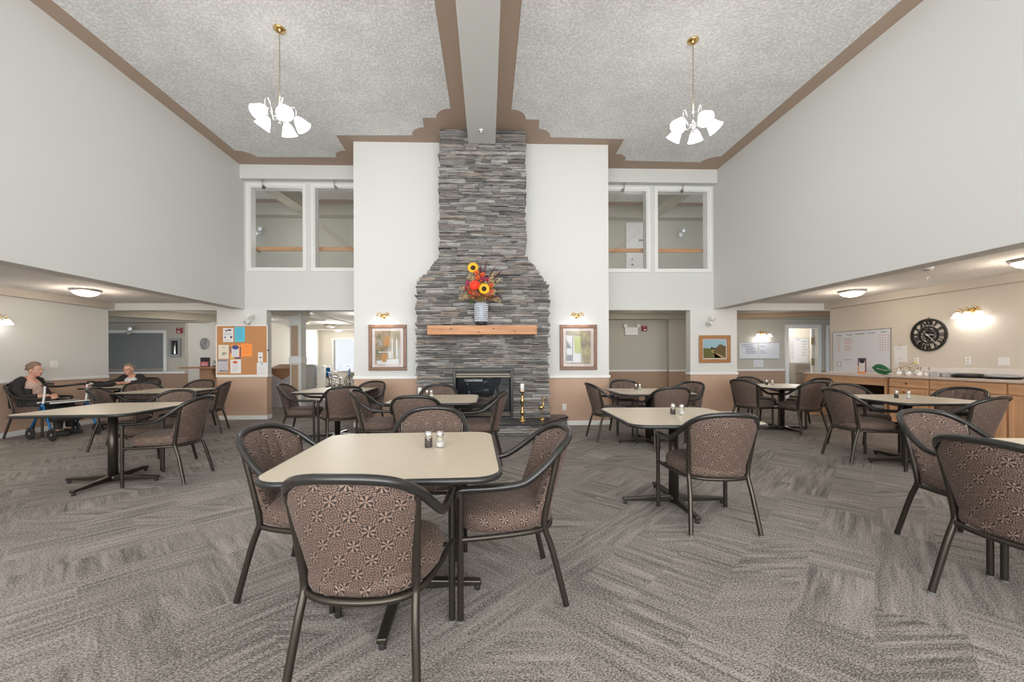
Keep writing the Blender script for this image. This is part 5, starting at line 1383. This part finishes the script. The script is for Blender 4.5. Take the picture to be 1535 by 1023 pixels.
obj('bin_liner', MB().lathe([(0.176, 0.31), (0.183, 0.36), (0.178, 0.385), (0.160, 0.37)], 20), 'plastic_grey', t)
# whiteboard
wb = thing('whiteboard', 'large whiteboard with a handwritten weekday chart in red and black on the right wall', 'whiteboard', mat=RIGHTW(XRR, 7.625, 1.335))
obj('board', MB().box(-0.60, 0.60, -0.415, 0.415, 0, 0.012), 'board_white', wb)
mb = MB()
for q in ((-0.61, 0.61, 0.415, 0.425), (-0.61, 0.61, -0.425, -0.415), (-0.61, -0.60, -0.415, 0.415), (0.60, 0.61, -0.415, 0.415)): mb.box(*q, 0, 0.018)
obj('frame', mb, 'steel', wb)
for k, d_ in enumerate(('Monday', 'Tuesday', 'Wednesday', 'Thursday', 'Friday')):
    text('weekday', d_, 0.04, 'ink_black', wb, -0.47 + k * 0.235, 0.345 + 0.004 * k, 0.0125, rot=0.02)
mb = MB()
for k in range(6): lines(mb, -0.33, -0.16, 0.26 - k * 0.045, 1, 0.05, 0.012, 0.2, 0.0145)
for k in range(7):
    for c_ in range(4): mb.box(0.40 + c_ * 0.05, 0.415 + c_ * 0.05, 0.29 - k * 0.045, 0.305 - k * 0.045, 0.0125, 0.014)
for k in range(6): mb.box(-0.48, -0.465, 0.22 - k * 0.045, 0.24 - k * 0.045, 0.0125, 0.014)
obj('red_writing', mb, 'ink_red', wb)
mb = MB(); lines(mb, -0.35, -0.18, -0.165, 1, 0.05, 0.008, 0.1, 0.014); lines(mb, -0.53, -0.42, 0.285, 1, 0.04, 0.006, 0.1, 0.014)
for q in ((-0.52, -0.42, -0.205, -0.20), (-0.52, -0.42, -0.305, -0.30), (-0.52, -0.515, -0.305, -0.20), (-0.425, -0.42, -0.305, -0.20)): mb.box(*q, 0.0125, 0.014)
obj('black_writing', mb, 'ink_black', wb)
t = thing('notice_sheet', 'white sheet with a colourful border standing at the foot of the big whiteboard', 'notice', mat=RIGHTW(XRR - 0.02, 7.57, 1.06))
obj('border', MB().box(-0.085, 0.085, -0.15, 0.15, 0, 0.003), 'paper_orange', t)
obj('border_purple', MB().box(-0.085, 0.085, 0.0, 0.15, 0.003, 0.0036).box(0.05, 0.085, -0.12, 0.0, 0.003, 0.0036), 'ink_purple', t)
obj('sheet', MB().box(-0.062, 0.062, -0.12, 0.10, 0.0036, 0.005), 'paper_white', t)
obj('banner', MB().ball((0, 0.09, 0.005), (0.062, 0.045, 0.0015), 12, 5), 'ink_black', t)
mb = MB(); lines(mb, -0.05, 0.05, 0.02, 5, 0.024, 0.003, 0.3, 0.0065); obj('print', mb, 'paper_grey', t)
t = thing('notice_sheet', 'white paper hanging on a hook between whiteboard and big clock', 'notice', mat=RIGHTW(XRR, 6.86, 1.285) @ Matrix.Rotation(radians(2), 4, 'Z'))
obj('paper', MB().box(-0.11, 0.11, -0.145, 0.14, 0.0, 0.006), 'paper_white', t)
mb = MB(); lines(mb, -0.06, 0.03, 0.09, 1, 0.02, 0.006, 0.2, 0.009); lines(mb, -0.05, 0.04, -0.09, 1, 0.02, 0.005, 0.2, 0.009); obj('print', mb, 'ink_blue', t)
obj('hook', MB().tube([(0, 0.15, 0), (0, 0.15, 0.02), (0, 0.165, 0.02)], 0.004, 6), 'antique_brass', t)
# big skeleton clock
ck = thing('wall_clock', 'big round black skeleton clock with roman numerals on the right wall', 'clock', mat=RIGHTW(XRR, 6.40, 1.595))
def ring(r0, r1, z0, z1, n=56):
    mb = MB(); vs = [(r_ * cos(2 * pi * k / n), r_ * sin(2 * pi * k / n), z) for (r_, z) in ((r0, z0), (r1, z0), (r1, z1), (r0, z1)) for k in range(n)]
    fs = [(a * n + k, a * n + (k + 1) % n, ((a + 1) % 4) * n + (k + 1) % n, ((a + 1) % 4) * n + k) for a in range(4) for k in range(n)]
    return mb.add(vs, fs)
obj('outer_ring', ring(0.243, 0.272, 0.0, 0.03), 'black_rail', ck)
obj('inner_ring', ring(0.125, 0.148, 0.0, 0.025), 'black_rail', ck)
for k, s_ in enumerate(('XII', 'I', 'II', 'III', 'IV', 'V', 'VI', 'VII', 'VIII', 'IX', 'X', 'XI')):
    a2 = -2 * pi * k / 12
    text('numeral', s_, 0.125, 'black_rail', ck, -0.195 * sin(a2), 0.195 * cos(a2), 0.012, ext=0.008, rot=a2, sx=0.78)
mb = MB()
rc = random.Random(9)
for (cx, cy, r_) in ((0, 0, 0.05), (-0.045, 0.05, 0.045), (0.05, 0.045, 0.04), (0.04, -0.05, 0.045), (-0.05, -0.04, 0.04), (-0.005, 0.085, 0.03), (0.0, -0.09, 0.028)):
    mb.tube([(cx + r_ * cos(2 * pi * k / 18), cy + r_ * sin(2 * pi * k / 18), 0.012) for k in range(18)], 0.006, 6, closed=True)
    for k in range(4): a2 = k * pi / 2 + cx * 30; mb.tube([(cx, cy, 0.012), (cx + r_ * cos(a2), cy + r_ * sin(a2), 0.012)], 0.004, 5)
mb.box(-0.13, 0.13, -0.006, 0.006, 0.004, 0.01).box(-0.006, 0.006, -0.13, 0.13, 0.004, 0.01)
obj('gears', mb, 'black_rail', ck)
obj('backplate', MB().lathe([(0.075, 0.0), (0.075, 0.004), (0, 0.004)], 24), 'black_rail', ck)
mb = MB().box(-0.03, 0.095, -0.004, 0.004, 0.030, 0.033); mb.box(-0.045, 0.165, -0.004, 0.004, 0.034, 0.037, Matrix.Rotation(radians(-48), 4, 'Z')); mb.lathe([(0.012, 0.028), (0.012, 0.04), (0, 0.04)], 12)
obj('hands', mb, 'paper_white', ck)
obj('hanging_loop', MB().tube([(0.012 * cos(q), 0.285 + 0.012 * sin(q), 0.01) for q in [2 * pi * k / 10 for k in range(10)]], 0.003, 5, closed=True), 'black_rail', ck)
# things on the counter
CT = 0.926
for k in range(6):
    y = 6.47 - k * 0.078; x = 6.90 + 0.05 * (k % 2)
    t = thing('glass_votive', ('glass sugar pot at the far end of the counter, beside the green leaf', 'second glass sugar pot from the green leaf on the counter', 'third glass sugar pot from the green leaf on the counter', 'fourth glass sugar pot from the green leaf on the counter', 'fifth glass sugar pot from the green leaf on the counter', 'glass sugar pot nearest the clear tubs on the counter')[k], 'pot', (x, y, CT), 0, 'row of small glass pots on the counter')
    obj('pot_body', MB().lathe([(0, 0), (0.03, 0), (0.045, 0.03), (0.042, 0.055), (0.03, 0.062), (0, 0.062)], 14), 'plastic_white', t)
    obj('lid', MB().lathe([(0.044, 0.058), (0.046, 0.066), (0.025, 0.082), (0.008, 0.086), (0.012, 0.10), (0, 0.104)], 14), 'chrome', t)
    obj('spoon', MB().tube([(0.02, 0, 0.05), (0.05, 0.02, 0.12)], 0.004, 6).ball((0.053, 0.022, 0.126), (0.008, 0.008, 0.012), 8, 6), 'frame_wood', t)
t = thing('leaf_dish', 'green leaf shaped dish with a white vein standing on the counter before the whiteboard', 'dish', (6.96, 6.74, 0.906))
m_ = Matrix.Rotation(radians(-12), 4, 'Y')
n = 14; P_, U_ = [], []
for i in range(n + 1):
    s_ = i / n; row = []
    for j in range(5):
        v_ = (j - 2) / 2; wd = 0.085 * sin(pi * s_ ** 0.8) ** 0.8
        row.append((-0.03 + 0.02 * v_ * v_, 0.24 - s_ * 0.34, 0.135 + v_ * wd - 0.06 * s_ + 0.0))
    P_.append(row); U_.append([(0, 0)] * 5)
mb = MB().grid(P_, U_); P2 = [[(x + 0.008, y, z) for x, y, z in r_] for r_ in P_]; mb.grid(P2, U_, flip=True)
obj('leaf', mb, 'leaf_bright', t)
obj('stem', MB().tube([(-0.015, 0.10, 0.10), (-0.01, -0.06, 0.07), (0.0, -0.16, 0.01)], 0.006, 6).tube([(-0.03, 0.15, 0.125), (-0.035, -0.05, 0.085)], 0.003, 5), 'paper_white', t)
obj('foot', MB().lathe([(0, 0), (0.05, 0), (0.04, 0.02), (0.01, 0.03), (0.008, 0.085), (0, 0.085)], 14), 'leaf_bright', t)
for k, y in enumerate((5.96, 5.79)):
    t = thing('clear_tub', ('clear plastic food tub on the counter nearer the clock', 'clear plastic food tub on the counter nearer the black trays')[k], 'tub', (6.98, y, CT), 0, 'clear food tubs')
    obj('tub_body', MB().add([(-0.06, -0.06, 0), (0.06, -0.06, 0), (0.06, 0.06, 0), (-0.06, 0.06, 0), (-0.075, -0.075, 0.065), (0.075, -0.075, 0.065), (0.075, 0.075, 0.065), (-0.075, 0.075, 0.065)], [(3, 2, 1, 0), (0, 1, 5, 4), (1, 2, 6, 5), (2, 3, 7, 6), (3, 0, 4, 7), (4, 5, 6, 7)]), 'paper_grey', t, 0.01)
    obj('lid', MB().box(-0.08, 0.08, -0.08, 0.08, 0.065, 0.075), 'board_white', t, 0.004)
for k, (x, y) in enumerate(((7.0, 5.57), (7.0, 5.19))):
    t = thing('serving_tray', ('round black lidded serving tray on the counter beside the clear tubs', 'round black lidded serving tray on the counter nearest the right edge')[k], 'tray', (x, y, CT), 0, 'black serving trays')
    obj('tray_base', MB().lathe([(0, 0), (0.15, 0.0), (0.185, 0.022), (0.19, 0.03), (0.18, 0.03), (0, 0.02)], 28), 'black_plastic', t)
    obj('dome_lid', MB().lathe([(0.178, 0.03), (0.165, 0.05), (0.10, 0.062), (0.09, 0.058), (0, 0.056)], 28), 'plastic_grey' if k == 1 else 'black_plastic', t)
t = thing('power_cord', 'thin charging cord drooping from the outlet below the big clock', 'cord')
obj('cable', MB().tube(cat([(7.335, 6.60, 1.135), (7.28, 6.70, 1.08), (7.25, 6.80, 1.0), (7.22, 6.86, 0.915)], 5), 0.004, 6), 'dry_grass', t)
obj('plug', MB().box(7.315, 7.342, 6.585, 6.615, 1.12, 1.15), 'ink_yellow', t, 0.004)

# ---------------------------------------------------------------- corridor boards and kitchen
for k, (x0, x1, lab) in enumerate(((6.70, 7.205, 'left one of the two small corridor whiteboards, full of blue writing'), (7.225, 7.78, 'right one of the two small corridor whiteboards, two lines of writing'))):
    t = thing('whiteboard', lab, 'whiteboard', mat=BACKW((x0 + x1) / 2, YA, 1.41), group='small corridor whiteboards'); h = (x1 - x0) / 2
    obj('board', MB().box(-h, h, -0.21, 0.21, 0, 0.012), 'board_white', t)
    mb = MB().box(-h, h, 0.205, 0.22, 0, 0.02).box(-h, h, -0.22, -0.205, 0, 0.03).box(-h - 0.01, -h, -0.22, 0.22, 0, 0.016).box(h, h + 0.01, -0.22, 0.22, 0, 0.016)
    obj('frame', mb, 'steel', t, 0.003)
    mb = MB()
    if k == 0:
        for q in range(6): lines(mb, -0.20 + (0.12 if q > 1 else 0), 0.20, 0.15 - q * 0.045, 1, 0.05, 0.014, 0.3, 0.0135)
    else:
        lines(mb, -0.24, -0.10, 0.11, 1, 0.05, 0.012, 0.2, 0.0135); lines(mb, -0.24, -0.12, -0.02, 1, 0.05, 0.012, 0.2, 0.0135); lines(mb, -0.24, -0.05, -0.07, 1, 0.05, 0.010, 0.2, 0.0135)
    obj('handwriting', mb, 'ink_blue', t)
t = sheet('notice_sheet', 'white paper taped below the two small corridor whiteboards', 'board_white', 7.22, 1.07, 0.27, 0.19, YA, BACKW)
mb = MB(); lines(mb, -0.10, 0.10, 0.05, 4, 0.03, 0.004); obj('print', mb, 'paper_grey', t)
t = thing('refrigerator', 'stainless steel kitchen appliance seen through the open door', 'refrigerator', (9.66, 12.0, 0))
obj('body', MB().box(-0.45, 0.45, -0.34, 0.35, 0.05, 1.06), 'steel', t, 0.01)
obj('drawer_front', MB().box(-0.44, 0.44, -0.37, -0.345, 0.72, 1.04), 'steel', t, 0.01)
obj('drawer_front', MB().box(-0.44, 0.44, -0.37, -0.345, 0.10, 0.70), 'steel', t, 0.01)
obj('handle', MB().tube([(-0.38, -0.41, 0.80), (0.38, -0.41, 0.80)], 0.016, 8).tube([(-0.36, -0.41, 0.80), (-0.36, -0.36, 0.80)], 0.01, 6).tube([(0.36, -0.41, 0.80), (0.36, -0.36, 0.80)], 0.01, 6), 'chrome', t)
t = thing('whiteboard', 'whiteboard with a staff list on the kitchen wall, seen through the open door', 'whiteboard', mat=BACKW(9.93, 12.4, 1.42))
obj('board', MB().box(-0.30, 0.30, -0.42, 0.42, 0, 0.012), 'board_white', t)
obj('frame', MB().box(-0.31, 0.31, 0.42, 0.43, 0, 0.016).box(-0.31, 0.31, -0.43, -0.42, 0, 0.016).box(-0.31, -0.30, -0.42, 0.42, 0, 0.016).box(0.30, 0.31, -0.42, 0.42, 0, 0.016), 'steel', t)
mb = MB()
for q in range(9): lines(mb, -0.27, -0.17, 0.28 - q * 0.065, 1, 0.05, 0.014, 0.3, 0.0135)
for q in range(6): lines(mb, 0.08, 0.26, 0.30 - q * 0.085, 1, 0.05, 0.012, 0.3, 0.0135)
lines(mb, -0.10, 0.06, 0.36, 1, 0.05, 0.012, 0.3, 0.0135); obj('handwriting', mb, 'ink_black', t)
# ---------------------------------------------------------------- the two women
def remesh(o, vox, smooth=4):
    r_ = o.modifiers.new('remesh', 'REMESH'); r_.mode = 'VOXEL'; r_.voxel_size = vox; r_.use_smooth_shade = True
    s_ = o.modifiers.new('smooth', 'SMOOTH'); s_.iterations = smooth; s_.factor = 0.5
    return o
def head(mb, c, yaw, pitch=0.0):
    """adult head, local +Y is the nose direction, added in body space"""
    m_ = Matrix.Translation(c) @ Matrix.Rotation(yaw, 4, 'Z') @ Matrix.Rotation(pitch, 4, 'X')
    tmp = MB()
    tmp.ball((0, -0.012, 0.022), (0.073, 0.090, 0.088), 20, 14)         # skull
    tmp.ball((0, 0.020, -0.035), (0.058, 0.065, 0.070), 16, 12)         # face
    tmp.ball((0, 0.048, -0.083), (0.033, 0.030, 0.024), 12, 8)          # chin
    for s_ in (-1, 1):
        tmp.ball((s_ * 0.035, 0.050, -0.030), (0.024, 0.022, 0.022), 10, 8)   # cheeks
        tmp.ball((s_ * 0.074, -0.008, -0.010), (0.010, 0.020, 0.030), 8, 8)   # ears
        tmp.ball((s_ * 0.028, 0.070, 0.018), (0.020, 0.012, 0.007), 8, 6)     # brow
    tmp.tube([(0, 0.074, 0.012), (0, 0.092, -0.012), (0, 0.104, -0.030), (0, 0.080, -0.036)], [0.008, 0.010, 0.014, 0.009], 8)
    tmp.ball((0, 0.080, -0.057), (0.022, 0.010, 0.006), 10, 6); tmp.ball((0, 0.078, -0.067), (0.019, 0.010, 0.006), 10, 6)
    mb.add([m_ @ Vector(v) for v in tmp.v], tmp.f, True)
    return m_
def hand(mb, wrist, d, up, side, curl=0.5):
    """palm, four fingers and a thumb; d = direction, up = back of the hand, side = thumb side sign"""
    d = Vector(d).normalized(); up = Vector(up); up = (up - d * up.dot(d)).normalized(); sd = d.cross(up) * side; w0 = Vector(wrist)
    mb.tube([w0, w0 + d * 0.03, w0 + d * 0.075, w0 + d * 0.085], [0.024, 0.034, 0.038, 0.030], 12, flat=0.55)
    for k, (off, L_) in enumerate(((0.028, 0.068), (0.010, 0.078), (-0.009, 0.072), (-0.027, 0.056))):
        a = w0 + d * 0.072 + sd * off; b_ = a + d * L_ * 0.45 - up * L_ * 0.10 * curl; c = b_ + (d * 0.75 - up * curl).normalized() * L_ * 0.30; e = c + (d * 0.5 - up * curl * 1.5).normalized() * L_ * 0.25
        mb.tube([a, b_, c, e], [0.0095, 0.0088, 0.008, 0.006], 8)
    a = w0 + d * 0.018 + sd * 0.024; mb.tube([a, a + (d * 0.6 + sd * 0.8).normalized() * 0.032, a + (d * 0.95 + sd * 0.5 - up * 0.2).normalized() * 0.062], [0.013, 0.011, 0.008], 8)
def face_bits(m_, parent, glasses=True, inv=None):
    def tr(mb): mb.v = [tuple(m_ @ Vector(v)) for v in mb.v]; return mb
    for s_ in (-1, 1):
        e = obj('eye', tr(MB().ball((s_ * 0.028, 0.069, 0.0), (0.012, 0.009, 0.007), 10, 8)), 'paper_white', parent)
        obj('iris', tr(MB().ball((s_ * 0.028, 0.0765, 0.0), (0.005, 0.003, 0.005), 8, 6)), 'hair_grey', e)
    obj('lips', tr(MB().ball((0, 0.086, -0.058), (0.019, 0.006, 0.004), 10, 6).ball((0, 0.084, -0.066), (0.016, 0.006, 0.004), 10, 6)), 'lips', parent)
    if glasses:
        mb = MB()
        for s_ in (-1, 1):
            mb.tube([(s_ * 0.031 + 0.023 * cos(q), 0.090, -0.002 + 0.017 * sin(q)) for q in [2 * pi * k / 16 for k in range(16)]], 0.0018, 5, closed=True)
            mb.tube([(s_ * 0.054, 0.090, 0.004), (s_ * 0.072, 0.060, 0.004), (s_ * 0.080, -0.010, 0.002)], 0.0018, 5)
        mb.tube([(-0.008, 0.090, 0.0), (0.0, 0.095, 0.002), (0.008, 0.090, 0.0)], 0.0018, 5)
        obj('glasses', tr(mb), 'antique_brass', parent)
def hair(m_, parent, mat, rs=3, fluff=0.012):
    rr = random.Random(rs); mb = MB()
    n, m = 30, 20; rows = []
    for i in range(m + 1):
        a = pi * i / m; row = []
        for k in range(n):
            b_ = 2 * pi * k / n; x, y, z = sin(a) * cos(b_), sin(a) * sin(b_), -cos(a)
            cut = -0.25 + 0.75 * max(0, y) ** 0.7           # hairline: high in front, nape behind
            if y > 0.1: cut = 0.48
            inside = 0.80 if z < cut else 1.0
            f = inside * (1 + (0.06 * sin(b_ * 5 + a * 7 + rs) + rr.uniform(-0.03, 0.03) if inside == 1.0 else 0))
            row.append(m_ @ Vector((x * (0.073 + fluff) * f, -0.014 + y * (0.090 + fluff * 0.9) * f, 0.026 + z * (0.088 + fluff) * f)))
        rows.append(row)
    mb.grid(rows, [[(0, 0)] * n for _ in rows], closed_u=True)
    return obj('hair', mb, mat, parent)

# woman in profile by the left wall: local +Y is the way her body faces
p1 = thing('person', 'person in black cardigan and floral blouse, seated in profile by the left wall', 'person', (-7.325, 6.72, 0), radians(-80))
hc = Vector((0.0, -0.03, 1.075))
mb = MB()
mb.tube([(0, -0.10, 0.52), (0, -0.12, 0.66), (0, -0.13, 0.80), (0, -0.12, 0.90), (0, -0.09, 0.96)], [0.15, 0.155, 0.15, 0.13, 0.06], 18)
mb.tube([(0, -0.085, 0.93), (0, -0.06, 0.99), (0, -0.04, 1.04)], [0.052, 0.048, 0.048], 12)
for s_ in (-1, 1):
    mb.tube([(s_ * 0.165, -0.11, 0.90), (s_ * 0.215, -0.09, 0.76), (s_ * 0.22, -0.02, 0.645), (s_ * 0.13, 0.13, 0.655), (s_ * 0.055, 0.20, 0.665)], [0.048, 0.044, 0.040, 0.032, 0.024], 12)
    mb.tube([(s_ * 0.09, -0.08, 0.53), (s_ * 0.12, 0.15, 0.545), (s_ * 0.13, 0.33, 0.52)], [0.085, 0.078, 0.058], 12)
    mb.tube([(s_ * 0.13, 0.33, 0.51), (s_ * 0.12, 0.36, 0.30), (s_ * 0.11, 0.35, 0.09)], [0.055, 0.048, 0.034], 12)
    mb.tube([(s_ * 0.11, 0.31, 0.045), (s_ * 0.115, 0.42, 0.035), (s_ * 0.12, 0.50, 0.025)], [0.034, 0.033, 0.022], 10)
    hand(mb, (s_ * 0.055, 0.195, 0.662), (-s_ * 0.75, 0.45, -0.25), (0, 0.3, 1), -s_, 0.6)
hm = head(mb, hc, radians(-8), radians(2))
bd = remesh(obj('body', mb, 'skin', p1), 0.008)
face_bits(hm, bd); hair(hm, bd, 'hair_sandy', 3, 0.020)
mb = MB()
mb.tube([(0, -0.105, 0.50), (0, -0.115, 0.58), (0, -0.125, 0.70), (0, -0.135, 0.82), (0, -0.125, 0.90), (0, -0.10, 0.945)], [0.178, 0.182, 0.178, 0.168, 0.145, 0.075], 20, flat=0.95)
remesh(obj('blouse', mb, 'blouse_floral', bd), 0.012)
mb = MB()
mb.tube([(0, -0.15, 0.47), (0, -0.155, 0.60), (0, -0.165, 0.75), (0, -0.165, 0.86), (0, -0.14, 0.935)], [0.185, 0.188, 0.182, 0.165, 0.09], 20)
for s_ in (-1, 1):
    mb.tube([(s_ * 0.10, -0.12, 0.93), (s_ * 0.165, -0.11, 0.905), (s_ * 0.22, -0.09, 0.76), (s_ * 0.225, -0.02, 0.65), (s_ * 0.14, 0.11, 0.655)], [0.055, 0.064, 0.058, 0.052, 0.045], 14)
    mb.tube([(s_ * 0.15, -0.05, 0.48), (s_ * 0.155, -0.02, 0.60), (s_ * 0.13, -0.02, 0.78)], [0.05, 0.055, 0.045], 10)
remesh(obj('cardigan', mb, 'cloth_black', bd), 0.010)
mb = MB()
for s_ in (-1, 1):
    mb.tube([(s_ * 0.08, -0.12, 0.53), (s_ * 0.12, 0.15, 0.55), (s_ * 0.13, 0.335, 0.525), (s_ * 0.12, 0.365, 0.30), (s_ * 0.11, 0.355, 0.12)], [0.10, 0.09, 0.072, 0.062, 0.055], 14)
remesh(obj('trousers', mb, 'cloth_dark', bd), 0.012)
for s_ in (-1, 1): obj('shoe', MB().tube([(s_ * 0.11, 0.29, 0.05), (s_ * 0.113, 0.36, 0.052), (s_ * 0.117, 0.46, 0.042), (s_ * 0.12, 0.52, 0.030)], [0.036, 0.046, 0.042, 0.024], 12), 'cloth_dark', bd)

# woman leaning on the corner table, forearms folded
p2 = thing('person', 'person with short grey hair leaning folded arms on the corner table', 'person', (-7.08, 8.22, 0), radians(176))
hc = Vector((0.0, 0.12, 1.045))
mb = MB()
mb.tube([(0, -0.08, 0.52), (0, -0.06, 0.66), (0, -0.01, 0.80), (0, 0.03, 0.88), (0, 0.06, 0.93)], [0.15, 0.15, 0.145, 0.125, 0.06], 18)
mb.tube([(0, 0.06, 0.90), (0, 0.09, 0.96), (0, 0.115, 1.01)], [0.052, 0.048, 0.048], 12)
for s_ in (-1, 1):
    mb.tube([(s_ * 0.17, 0.04, 0.885), (s_ * 0.245, 0.12, 0.80), (s_ * 0.255, 0.24, 0.785), (s_ * 0.12, 0.31 + 0.02 * s_, 0.785), (-s_ * 0.02, 0.31 + 0.035 * s_, 0.79)], [0.048, 0.044, 0.038, 0.032, 0.024], 12)
    mb.tube([(s_ * 0.09, -0.08, 0.53), (s_ * 0.12, 0.15, 0.545), (s_ * 0.13, 0.33, 0.52)], [0.085, 0.078, 0.058], 12)
    mb.tube([(s_ * 0.13, 0.33, 0.51), (s_ * 0.12, 0.36, 0.30), (s_ * 0.11, 0.35, 0.05)], [0.055, 0.048, 0.034], 12)
    hand(mb, (-s_ * 0.02, 0.31 + 0.035 * s_, 0.79), (-s_, 0.08 * s_, -0.02), (0, 0.1, 1), 1, 0.35)
hm = head(mb, hc, radians(6), radians(-6))
bd = remesh(obj('body', mb, 'skin', p2), 0.008)
face_bits(hm, bd); hair(hm, bd, 'hair_grey', 5, 0.012)
mb = MB().tube([(0, -0.07, 0.50), (0, -0.05, 0.64), (0, 0.00, 0.78), (0, 0.035, 0.87), (0, 0.06, 0.91)], [0.165, 0.168, 0.160, 0.140, 0.075], 20)
remesh(obj('blouse', mb, 'blouse_pale', bd), 0.012)
mb = MB().tube([(0, -0.10, 0.48), (0, -0.085, 0.62), (0, -0.04, 0.77), (0, 0.0, 0.86), (0, 0.03, 0.915)], [0.18, 0.18, 0.172, 0.155, 0.085], 20)
for s_ in (-1, 1):
    mb.tube([(s_ * 0.09, 0.03, 0.91), (s_ * 0.17, 0.04, 0.89), (s_ * 0.247, 0.12, 0.805), (s_ * 0.26, 0.23, 0.79), (s_ * 0.20, 0.28, 0.787)], [0.055, 0.064, 0.058, 0.050, 0.044], 14)
    mb.tube([(s_ * 0.13, 0.03, 0.55), (s_ * 0.125, 0.07, 0.70), (s_ * 0.115, 0.10, 0.83)], [0.055, 0.058, 0.05], 10)
remesh(obj('cardigan', mb, 'cloth_black', bd), 0.010)
mb = MB()
for s_ in (-1, 1): mb.tube([(s_ * 0.08, -0.12, 0.53), (s_ * 0.12, 0.15, 0.55), (s_ * 0.13, 0.335, 0.525), (s_ * 0.12, 0.365, 0.30), (s_ * 0.11, 0.355, 0.10)], [0.10, 0.09, 0.072, 0.062, 0.055], 14)
remesh(obj('trousers', mb, 'cloth_dark', bd), 0.012)
for s_ in (-1, 1): obj('shoe', MB().tube([(s_ * 0.11, 0.29, 0.05), (s_ * 0.113, 0.36, 0.052), (s_ * 0.117, 0.46, 0.042), (s_ * 0.12, 0.52, 0.030)], [0.036, 0.046, 0.042, 0.024], 12), 'cloth_dark', bd)
t = thing('handbag', 'black handbag with a red and white scarf lying on the corner table', 'bag', (-6.92, 7.36, 0.7505), 0.3)
mb = MB().ball((0, 0, 0.045), (0.17, 0.10, 0.045), 18, 10).ball((0.09, 0.02, 0.05), (0.11, 0.08, 0.055), 14, 8)
obj('bag_body', mb, 'cloth_black', t)
obj('strap', MB().tube(cat([(-0.12, -0.03, 0.06), (0, -0.09, 0.10), (0.12, -0.03, 0.08)], 5), 0.008, 6), 'cloth_black', t)
obj('scarf', MB().ball((-0.16, -0.04, 0.055), (0.07, 0.05, 0.035), 12, 8), 'ink_red', t)
obj('scarf_trim', MB().ball((-0.12, -0.08, 0.06), (0.05, 0.025, 0.022), 10, 6), 'paper_white', t)

# rollator: local +Y is its rolling direction
t = thing('walker', 'blue and silver four wheeled walker with a seat in front of the seated woman', 'walker', (-6.78, 6.62, 0), radians(74))
for s_ in (-1, 1):
    sf = obj('front_leg', MB().tube(cat([(s_ * 0.27, 0.02, 0.56), (s_ * 0.275, 0.10, 0.40), (s_ * 0.28, 0.24, 0.20), (s_ * 0.28, 0.27, 0.15)], 4), 0.016, 10), 'blue_metal', t)
    sr = obj('rear_leg', MB().tube(cat([(s_ * 0.27, 0.0, 0.56), (s_ * 0.275, -0.08, 0.38), (s_ * 0.28, -0.20, 0.16)], 4), 0.016, 10), 'blue_metal', t)
    obj('upright', MB().tube([(s_ * 0.265, 0.02, 0.52), (s_ * 0.262, -0.02, 0.70), (s_ * 0.26, -0.03, 0.84)], 0.014, 10), 'plastic_white', t)
    obj('handle', MB().tube(cat([(s_ * 0.26, -0.03, 0.84), (s_ * 0.26, -0.06, 0.87), (s_ * 0.26, -0.12, 0.875), (s_ * 0.26, -0.20, 0.87)], 4), 0.016, 10), 'black_plastic', t)
    obj('brake_lever', MB().tube([(s_ * 0.26, -0.05, 0.845), (s_ * 0.26, -0.12, 0.835), (s_ * 0.26, -0.18, 0.82)], 0.006, 6), 'black_plastic', t)
    for yy in (0.27, -0.22):
        wl = obj('wheel', MB().lathe([(0.055, -0.014), (0.085, -0.016), (0.096, -0.008), (0.096, 0.008), (0.085, 0.016), (0.055, 0.014)], 22, (s_ * 0.28, yy, 0.096), Matrix.Rotation(pi / 2, 4, 'Y')), 'rubber', t)
        mb = MB().lathe([(0, -0.018), (0.022, -0.018), (0.022, 0.018), (0, 0.018)], 12, (s_ * 0.28, yy, 0.096), Matrix.Rotation(pi / 2, 4, 'Y'))
        for k in range(6): a = 2 * pi * k / 6; mb.tube([(s_ * 0.28, yy, 0.096), (s_ * 0.28, yy + 0.06 * cos(a), 0.096 + 0.06 * sin(a))], 0.006, 6)
        obj('hub', mb, 'plastic_grey', wl)
        obj('fork', MB().tube([(s_ * 0.28, yy * 0.96, 0.20), (s_ * 0.306, yy, 0.17), (s_ * 0.306, yy, 0.096)], 0.008, 6), 'black_plastic', t)
obj('seat', MB().box(-0.24, 0.24, -0.13, 0.14, 0.545, 0.575), 'black_plastic', t, 0.01)
obj('seat_rail', MB().tube([(-0.26, 0.15, 0.57), (0.26, 0.15, 0.57)], 0.011, 8).tube([(-0.26, -0.14, 0.57), (0.26, -0.14, 0.57)], 0.011, 8), 'plastic_white', t)
obj('backrest_strap', MB().tube(cat([(-0.26, 0.0, 0.84), (-0.2, 0.12, 0.83), (0, 0.17, 0.81), (0.2, 0.12, 0.83), (0.26, 0.0, 0.84)], 5), 0.018, 8), 'black_plastic', t)
obj('crossbar', MB().tube(cat([(-0.27, 0.12, 0.36), (0, 0.16, 0.34), (0.27, 0.12, 0.36)], 5), 0.009, 8), 'plastic_white', t)
obj('storage_bag', MB().box(-0.20, 0.20, -0.10, 0.12, 0.26, 0.50), 'cloth_black', t, 0.03)
